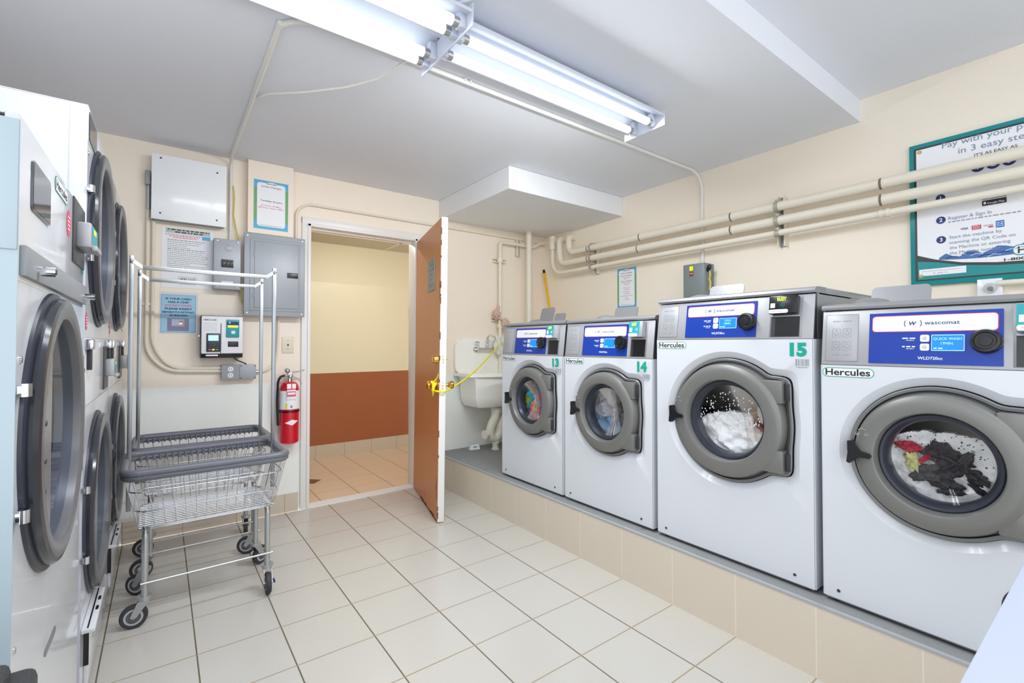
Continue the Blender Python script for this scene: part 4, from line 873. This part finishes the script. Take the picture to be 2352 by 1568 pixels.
insul([(XR+.0, 3.40, 2.25), (PXR, 3.39, 2.24), (PXR, 3.375, 1.992), (PXR, -2.29, 1.995)], .029, 'middle one of the three cream pipes along the right wall', ((3.0, 1.992), (2.44, 1.992), (1.66, 1.993), (.83, 1.994), (-.2, 1.994)), .09)
g = G(); g.tube(fil([(PXR, 3.49, 2.27), (PXR, 3.485, 1.905), (PXR, -2.29, 1.935)], .15, 10), .0195, M['pipe'], 14); g.cyl((PXR, 3.49, 2.15), (PXR, 3.49, 2.28), .032, M['pipe'], 14); g.box(PXR-.028, XR+.0, 3.462, 3.518, 2.215, 2.27, M['pipe'], .01)
for yy in (.83, .80): g.cyl((PXR, yy-.008, 1.919), (PXR, yy+.008, 1.919), .024, M['pipe'], 14)
tag(g.build('water_pipe'), 'thinner bottom pipe of the three cream pipes along the right wall', 'pipe', 'wrapped pipes along the right wall')
for i, (yy, z0, z1, lab) in enumerate(((2.965, 1.855, 2.145, 'far pipe bracket on the right wall, near the corner'), (1.365, 1.84, 2.16, 'near pipe bracket on the right wall, above washers 14 and 15'))):
    t = empty('pipe_bracket', (XR, yy, z0), 0, lab, 'bracket', 'channel brackets holding the right wall pipes'); h = z1-z0
    g = G(); g.box(-.045, -.001, -.022, -.016, 0, h, M['pipe']); g.box(-.045, -.001, .016, .022, 0, h, M['pipe']); g.box(-.006, -.001, -.02, .02, 0, h, M['boxg']); g.build('channel', t)
    for zz, r in ((2.083-z0, .031), (1.993-z0, .031), (1.913-z0, .022)):
        g = G(); g.lathe([(r, -.012), (r+.002, -.012), (r+.002, .012), (r, .012)], (PXR-XR, .0, zz), M['piped'], n=24); g.box(PXR-XR-.004, PXR-XR+.05, -.012, .012, zz+r*.8, zz+r+.016, M['piped'], .003); g.build('clamp', t)
# disconnect switch on the right wall
t = empty('disconnect_switch', (XR, 2.010, 1.50), -PI/2, 'grey disconnect switch box on the right wall above washer 15', 'switch box')
g = G(); g.box(0, .165, -.13, -.001, 0, .295, M['switchg'], .003); g.box(.135, .168, -.122, -.02, .02, .29, M['switchg'], .003); g.build('enclosure', t)
g = G(); g.rect(.050, .082, .245, .282, M['ink'], -.1306); g.rect(.0525, .0795, .248, .279, M['ledy'], -.131); g.rect(.058, .074, .254, .273, M['ink'], -.1314); g.rect(.0605, .0715, .257, .27, M['ledy'], -.1318); g.rect(.050, .082, .205, .24, M['chip'], -.1306); g.scrib(.053, .225, .025, .004, M['paper'], -.131, 1); g.build('warning_label', t)
g = G(); g.cyl((.168, -.09, .245), (.182, -.09, .245), .014, M['black'], 14); g.sphere((.186, -.095, .262), .016, M['black'], (1, .7, 1.2), 8); g.build('lever', t)
g = G(); g.tube([(.185, -.09, .235), (.19, -.092, .20), (.180, -.088, .18), (.19, -.09, .15), (.184, -.09, .1)], .006, M['wire'], 8); g.build('tie_cord', t)
# gas valve plate on the right wall
t = empty('valve_plate', (XR, .475, 1.40), -PI/2, 'white plate with a round valve below the big payment sign', 'valve')
g = G(); g.box(0, .085, -.03, -.001, 0, .13, M['panelw'], .002); g.build('plate', t); g = G(); g.cyl((.045, -.03, .085), (.045, -.042, .085), .024, M['zinc'], 18); g.cyl((.045, -.042, .085), (.05, -.07, .08), .012, M['chrome'], 6); g.build('valve', t)
g = G(); g.cyl((3.16, .40, 1.505), (3.16, -.9, 1.505), .014, M['pipe'], 12); tag(g.build('pipe'), 'short cream pipe running right from the white valve plate', 'pipe')
# payment sign
g = G(); Wd, Hs = 1.0, .745; x_ = lambda y: .728-y; z_ = lambda z: z-1.521
TH = .02
g.box(0, Wd, -TH, -.001, 0, Hs, M['tealp'], .003); g.box(.020, Wd-.020, -TH-.002, -TH+.001, .025, Hs-.022, M['dark'])
g.box(.030, Wd-.030, -TH-.004, -TH, .030, Hs-.032, M['paper']); f = -TH-.0046
# bottom teal sweep with wave
pts = [(.030, .160), (.10, .130), (.20, .102), (.32, .086), (.45, .080), (.6, .084), (.97, .12)]
g.poly(pts+[(.97, .03), (.03, .03)], M['dark'], f-.0003); g.poly([(a, b-.014-.018*(i == 0)) for i, (a, b) in enumerate(pts)]+[(.97, .032), (.032, .032)], M['tealp'], f-.0006)
rw = random.Random(3)
top = [(.115+.0262*i, .138+.03*i/14+.014*math.sin(i*1.7)+rw.uniform(-.005, .005)) for i in range(15)]; bot = [(.115+.0262*i, .126-.012*math.sin(i*.22)) for i in range(14, -1, -1)]
g.poly(top+bot, M['wave'], f-.0003)
for i in range(10): a = .14+i*.03; g.tube([(a, f-.0006, .128+.012*math.sin(i)), (a+.02, f-.0006, .136+.01*math.sin(i)), (a+.045, f-.0006, .132+.01*math.sin(i))], .0016, M['paper'] if i % 2 else M['inkb'], 4)
g.text('Pay with your phone', .133, .690, .030, M['inkp'], f-.0006, w=.37); g.text('in 3 easy steps', .193, .645, .030, M['inkp'], f-.0006, w=.265); g.text("IT'S AS EASY AS", .25, .612, .014, M['ink'], f-.0006, w=.145)
for i, (cx_, s_) in enumerate(((.262, '1'), (.315, '2'), (.368, '3'))): g.poly(circ(cx_, .558, .024, 24), M['inkb'], f-.0006); g.text(s_, cx_, .547, .024, M['paper'], f-.0012, al='c', bold=.02)
for s_, zz in (('1', .440), ('2', .327), ('3', .227)): g.poly(circ(.124, zz, .0185, 24), M['inkb'], f-.0006); g.text(s_, .124, zz-.009, .019, M['paper'], f-.0012, al='c', bold=.02)
g.text('Register & Sign In', .152, .322, .017, M['inkp'], f-.0006, w=.155); g.scrib(.152, .308, .25, .005, M['inkg'], f-.0006, 3)
for i, s_ in enumerate(('Start the machine by', 'scanning the QR Code on', 'the Machine or entering', 'the Machine number')): g.text(s_, .155, .226-i*.0265, .0155, M['inkp'], f-.0006, w=(.185, .228, .212, .18)[i])
g.box(.275, .357, f-.002, f, .393, .418, M['ink'], .001); g.box(.275, .357, f-.002, f, .363, .388, M['ink'], .001)
for zz, s_ in ((.399, 'App Store'), (.369, 'Google Play')): g.text(s_, .292, zz, .009, M['paper'], f-.0024, w=.058); g.rect(.280, .288, zz+.001, zz+.012, M['paper'], f-.0024)
g.text('VISA', .197, .262, .010, M['inkb'], f-.0006, w=.028, bold=.02); g.rect(.237, .270, .255, .276, M['cardr'], f-.0006); g.text('DISCOVER', .279, .264, .006, M['ink'], f-.0006, w=.032); g.rect(.295, .311, .255, .262, M['cardr'], f-.0009); g.rect(.320, .348, .250, .282, M['cardb'], f-.0006)
for i in range(3): g.scrib(.240, .259+i*.006, .026, .002, M['paper'], f-.0009, i); g.scrib(.323, .256+i*.008, .022, .003, M['paper'], f-.0009, i+4)
g.poly(rrect(.372, .560, .108, .158, .024), M['tealp'], f-.0009); g.poly(rrect(.376, .556, .112, .154, .020), M['paper'], f-.0012); g.text('Hercules', .39, .118, .031, M['ink'], f-.0016, w=.15, bold=.02)
g.text('1-800-526', .345, .070+.018, .012, M['ink'], f-.0012, w=.13, bold=.02)
g.box(.036, .215, f-.0016, f-.0006, .050, .084, M['paper']); g.scrib(.045, .072, .15, .002, M['inkg'], f-.002, 2); g.scrib(.09, .057, .06, .006, mat('faint_pink', (222, 190, 200), .5), f-.002, 8)
for zz in (.700, .050): g.lathe([(.004, -.0015), (.009, -.0015), (.009, 0)], (.044, f-.0006, zz), M['brass'], n=16)
o = g.build('payment_sign', None, (XR, .728, 1.521), (0, 0, -PI/2)); tag(o, 'large teal-framed sign about paying by phone on the right wall', 'sign')
# mop handle in the corner
g = G(); a, b = Vector((3.135, 3.655, 1.965)), Vector((2.93, 3.05, PZ+.01)); d = (b-a).normalized(); g.cyl(a, b, .0125, M['mop'], 14); g.cyl(a-d*.008, a+d*.03, .0135, M['black'], 14)
tag(g.build('mop_handle'), 'yellow broom handle with black tip leaning in the corner behind washer 13', 'broom handle')
# brass hose fitting peeking behind washer 15
g = G(); g.box(2.78, 2.82, 1.60, 1.64, PZ+.9, 1.50, M['zinc'], .004); g.cyl((2.77, 1.62, 1.455), (2.83, 1.62, 1.455), .018, M['brass'], 12); g.cyl((2.80, 1.62, 1.47), (2.80, 1.62, PZ), .012, M['pipe'], 10)
tag(g.build('hose_fitting'), 'brass hose fitting showing between washers 14 and 15', 'pipe fitting')
# ---------------------------------------------------------------- sink
t = empty('utility_sink', (2.118, YB, .64), 0, 'old white porcelain wall sink in the corner beside washer 13', 'sink')
SW = .66
g = G(); prf = []
g.prism(rrect(0, SW, .30, .628, .09, 8), -.042, -.002, M['porc'])
def bow(x, d): u = (x-SW/2)/(SW/2); return -d*(1-.28*u*u)
N = 24; xs = [SW*i/N for i in range(N+1)]
rim_o = [(x, bow(x, .40)) for x in xs]
g.prismz([(0, -.01)]+rim_o+[(SW, -.01)], .292, .318, M['porc'])       # rim slab
g.build('backsplash', t)
g = G()
def ring_(ins, d, z, drop=0): return [(max(ins, min(SW-ins, ins+(SW-2*ins)*i/N)), bow(ins+(SW-2*ins)*i/N, d), z) for i in range(N+1)]+[(SW-ins, -.03, z), (ins, -.03, z)]
L_ = [ring_(.04, .375, .295), ring_(.055, .365, .26), ring_(.062, .358, .11), ring_(.072, .345, .06), ring_(.10, .315, .022), ring_(.15, .26, .004), ring_(.25, .20, .0)]
g.rings(L_, [M['porc']]*6); n0 = len(L_[-1]); g.add(L_[-1], [tuple(range(n0))], M['porc']); g.build('basin', t)
g = G()        # wall faucet
zf = .535
for x in (.215, .415):
    g.lathe([(0, -.012), (.022, -.012), (.027, -.004), (.028, 0)], (x, -.044, zf-.01), M['chrome'], n=20); g.cyl((x, -.05, zf-.01), (x, -.085, zf-.01), .011, M['chrome'], 12)
    g.cyl((x, -.085, zf-.02), (x, -.085, zf+.055), .0105, M['chrome'], 12, .008); g.box(x-.034, x+.012, -.092, -.078, zf+.055, zf+.066, M['chrome'], .004)
g.cyl((.215, -.085, zf-.005), (.415, -.085, zf-.005), .012, M['chrome'], 14)
g.tube(fil([(.315, -.085, zf), (.315, -.088, zf+.105), (.315, -.13, zf+.125), (.315, -.21, zf+.10), (.315, -.22, zf+.07)], .04, 6), .009, M['chrome'], 12); g.sphere((.315, -.086, zf+.03), .014, M['chrome'], n=8); g.sphere((.315, -.086, zf+.07), .011, M['chrome'], n=8); g.build('faucet', t)
t2 = G()
t2.tube(fil([(2.43, 3.50, .645), (2.43, 3.50, .57), (2.37, 3.50, .47), (2.37, 3.50, .385), (2.43, 3.50, .36), (2.475, 3.50, .42), (2.485, 3.50, .50), (2.57, 3.52, .56), (2.74, 3.66, .565), (2.74, 3.728, .565)], .05, 7), .040, M['trap'], 16)
t2.cyl((2.43, 3.50, .60), (2.43, 3.50, .642), .046, M['trap'], 18); t2.cyl((2.31, 3.49, .415), (2.37, 3.50, .41), .033, M['trap'], 16); t2.cyl((2.30, 3.487, .415), (2.315, 3.49, .415), .04, M['trap'], 16)
t2.cyl((2.425, 3.50, PZ), (2.425, 3.50, .37), .026, M['trap'], 16); t2.cyl((2.425, 3.50, .325), (2.425, 3.50, .35), .036, M['trap'], 16); t2.cyl((2.425, 3.50, PZ), (2.425, 3.50, PZ+.012), .034, M['trap'], 16)
tag(t2.build('drain_trap'), 'thick cream drain trap curving under the porcelain sink', 'drain trap')
g = G(); g.sphere((2.545, YB-.08, 1.50), .042, M['rag'], (.8, .8, 1.0), 14, .55, 2); g.sphere((2.56, YB-.08, 1.56), .016, M['rag'], (1, 1, 1.6), 8, .5, 5); g.sphere((2.635, YB-.08, 1.415), .042, M['rag'], (1.1, .7, 1.1), 14, .6, 8); g.sphere((2.66, YB-.08, 1.35), .024, M['rag'], (.8, .6, 1.5), 10, .6, 4)
g.tube([(2.555, YB-.085, 1.47), (2.595, YB-.095, 1.45), (2.625, YB-.085, 1.43)], .012, M['rag'], 8)
tag(g.build('rag'), 'dusty pink rags tied around the thin pipe above the sink', 'rag')
g = G(); g.sphere((2.54, YB-.10, 1.20), .06, M['bag'], (.7, .3, 1.3), 14, .5, 3); tag(g.build('plastic_bag'), 'crumpled pale plastic bag hanging beside the sink faucet', 'plastic bag')
g = G(); g.add([(0, 0, 0), (.095, 0, 0), (.095, .05, 0), (0, .05, 0), (.012, .02, .038), (.092, .02, .045)], [(0, 1, 2, 3), (0, 4, 5, 1), (3, 2, 5, 4), (0, 3, 4), (1, 5, 2)], M['paper']); g.scrib(.03, .02, .04, .008, M['tealp'], .004, 2); n0 = len(g.v)
tag(g.build('folded_card', None, (2.225, 3.60, PZ+.001), (0, 0, -.12)), 'small folded white card standing on the platform under the sink', 'card')
# yellow rope from the knob to the pipe
kp_ = door.matrix_basis @ Vector((.80, -.038, .925)); kp2 = door.matrix_basis @ Vector((.872, -.03, .90)); kp3 = door.matrix_basis @ Vector((.885, .03, .885))
g = G(); end = Vector((2.578, PYB-.02, 1.215)); P_ = [kp_+Vector((0, 0, -.03)), kp_+Vector((.0, -.03, -.035)), kp2+Vector((0, -.01, -.01)), kp3, ]
a = kp3
for i in range(1, 13):
    u = i/12; p = a.lerp(end, u); p.z -= .055*math.sin(PI*u)*(1-u*.4); P_.append(p)
g.tube(P_, .0065, M['yellow'], 8)
for k in range(4):
    cc = kp_+Vector((.004*k, -.002*k, .0)); pts = []
    for i in range(14):
        an = 2*PI*i/14+k; v = Vector((random.uniform(-.004, .004)+.010*math.sin(an*2+k), math.cos(an)*.024, math.sin(an)*.026)); pts.append(cc+v)
    g.tube(pts, .0055, M['yellow'], 6, closed=True)
for k, (dx, dz) in enumerate(((.0, -.052), (.016, -.045), (-.012, -.038))):
    pts = [kp_+Vector((dx*.3+.010*math.cos(an), -.02+.02*math.cos(an), dz*.6+abs(dz)*.75*math.sin(an))) for an in [2*PI*i/14 for i in range(14)]]; g.tube(pts, .005, M['yellow'], 6, closed=True)
g.tube([kp_+Vector((0, -.02, .02)), kp_+Vector((.02, -.04, .05)), kp_+Vector((.03, -.05, .085)), kp_+Vector((.06, -.06, .11)), kp_+Vector((.075, -.06, .135))], .0045, M['yellow'], 6)
for k in range(3): g.tube([Vector((2.595+.024*math.cos(an), PYB+.024*math.sin(an), 1.215+k*.009-.004)) for an in [2*PI*i/14 for i in range(14)]], .006, M['yellow'], 6, closed=True)
tag(g.build('rope'), 'yellow rope tying the brown door knob to the pipe by the sink', 'rope')
# hallway switch
g = G(); g.box(0, .075, -.008, -.001, 0, .118, M['ivory'], .003); g.box(.033, .042, -.014, -.006, .05, .068, M['ivory'], .002); o = g.build('light_switch', None, (2.385, 5.28, 1.54)); tag(o, 'ivory switch plate on the hallway wall seen through the doorway', 'light switch')
# ---------------------------------------------------------------- foreground
t = empty('folding_table', (.2, -.75, 0), 0, 'white laminate folding table in the lower right foreground', 'table')
g = G(); g.box(0, 1.45, 0, .858, .872, .90, M['tab'], .002); g.build('tabletop', t)
for x in (.06, 1.39):
    for y in (.06, .79):
        g = G(); g.box(x-.02, x+.02, y-.02, y+.02, 0, .872, M['zinc'], .003); g.build('leg', t)
# dark pebbled plastic hamper at lower left
g = G(); g.box(-.55, -.128, .45, .905, 0, .787, M['hamper'], .012, 3); g.box(-.56, -.152, .44, .898, .70, .805, M['hamper'], .012, 3)
tag(g.build('hamper'), 'dark pebbled plastic hamper, only its corner in the lower left', 'hamper')
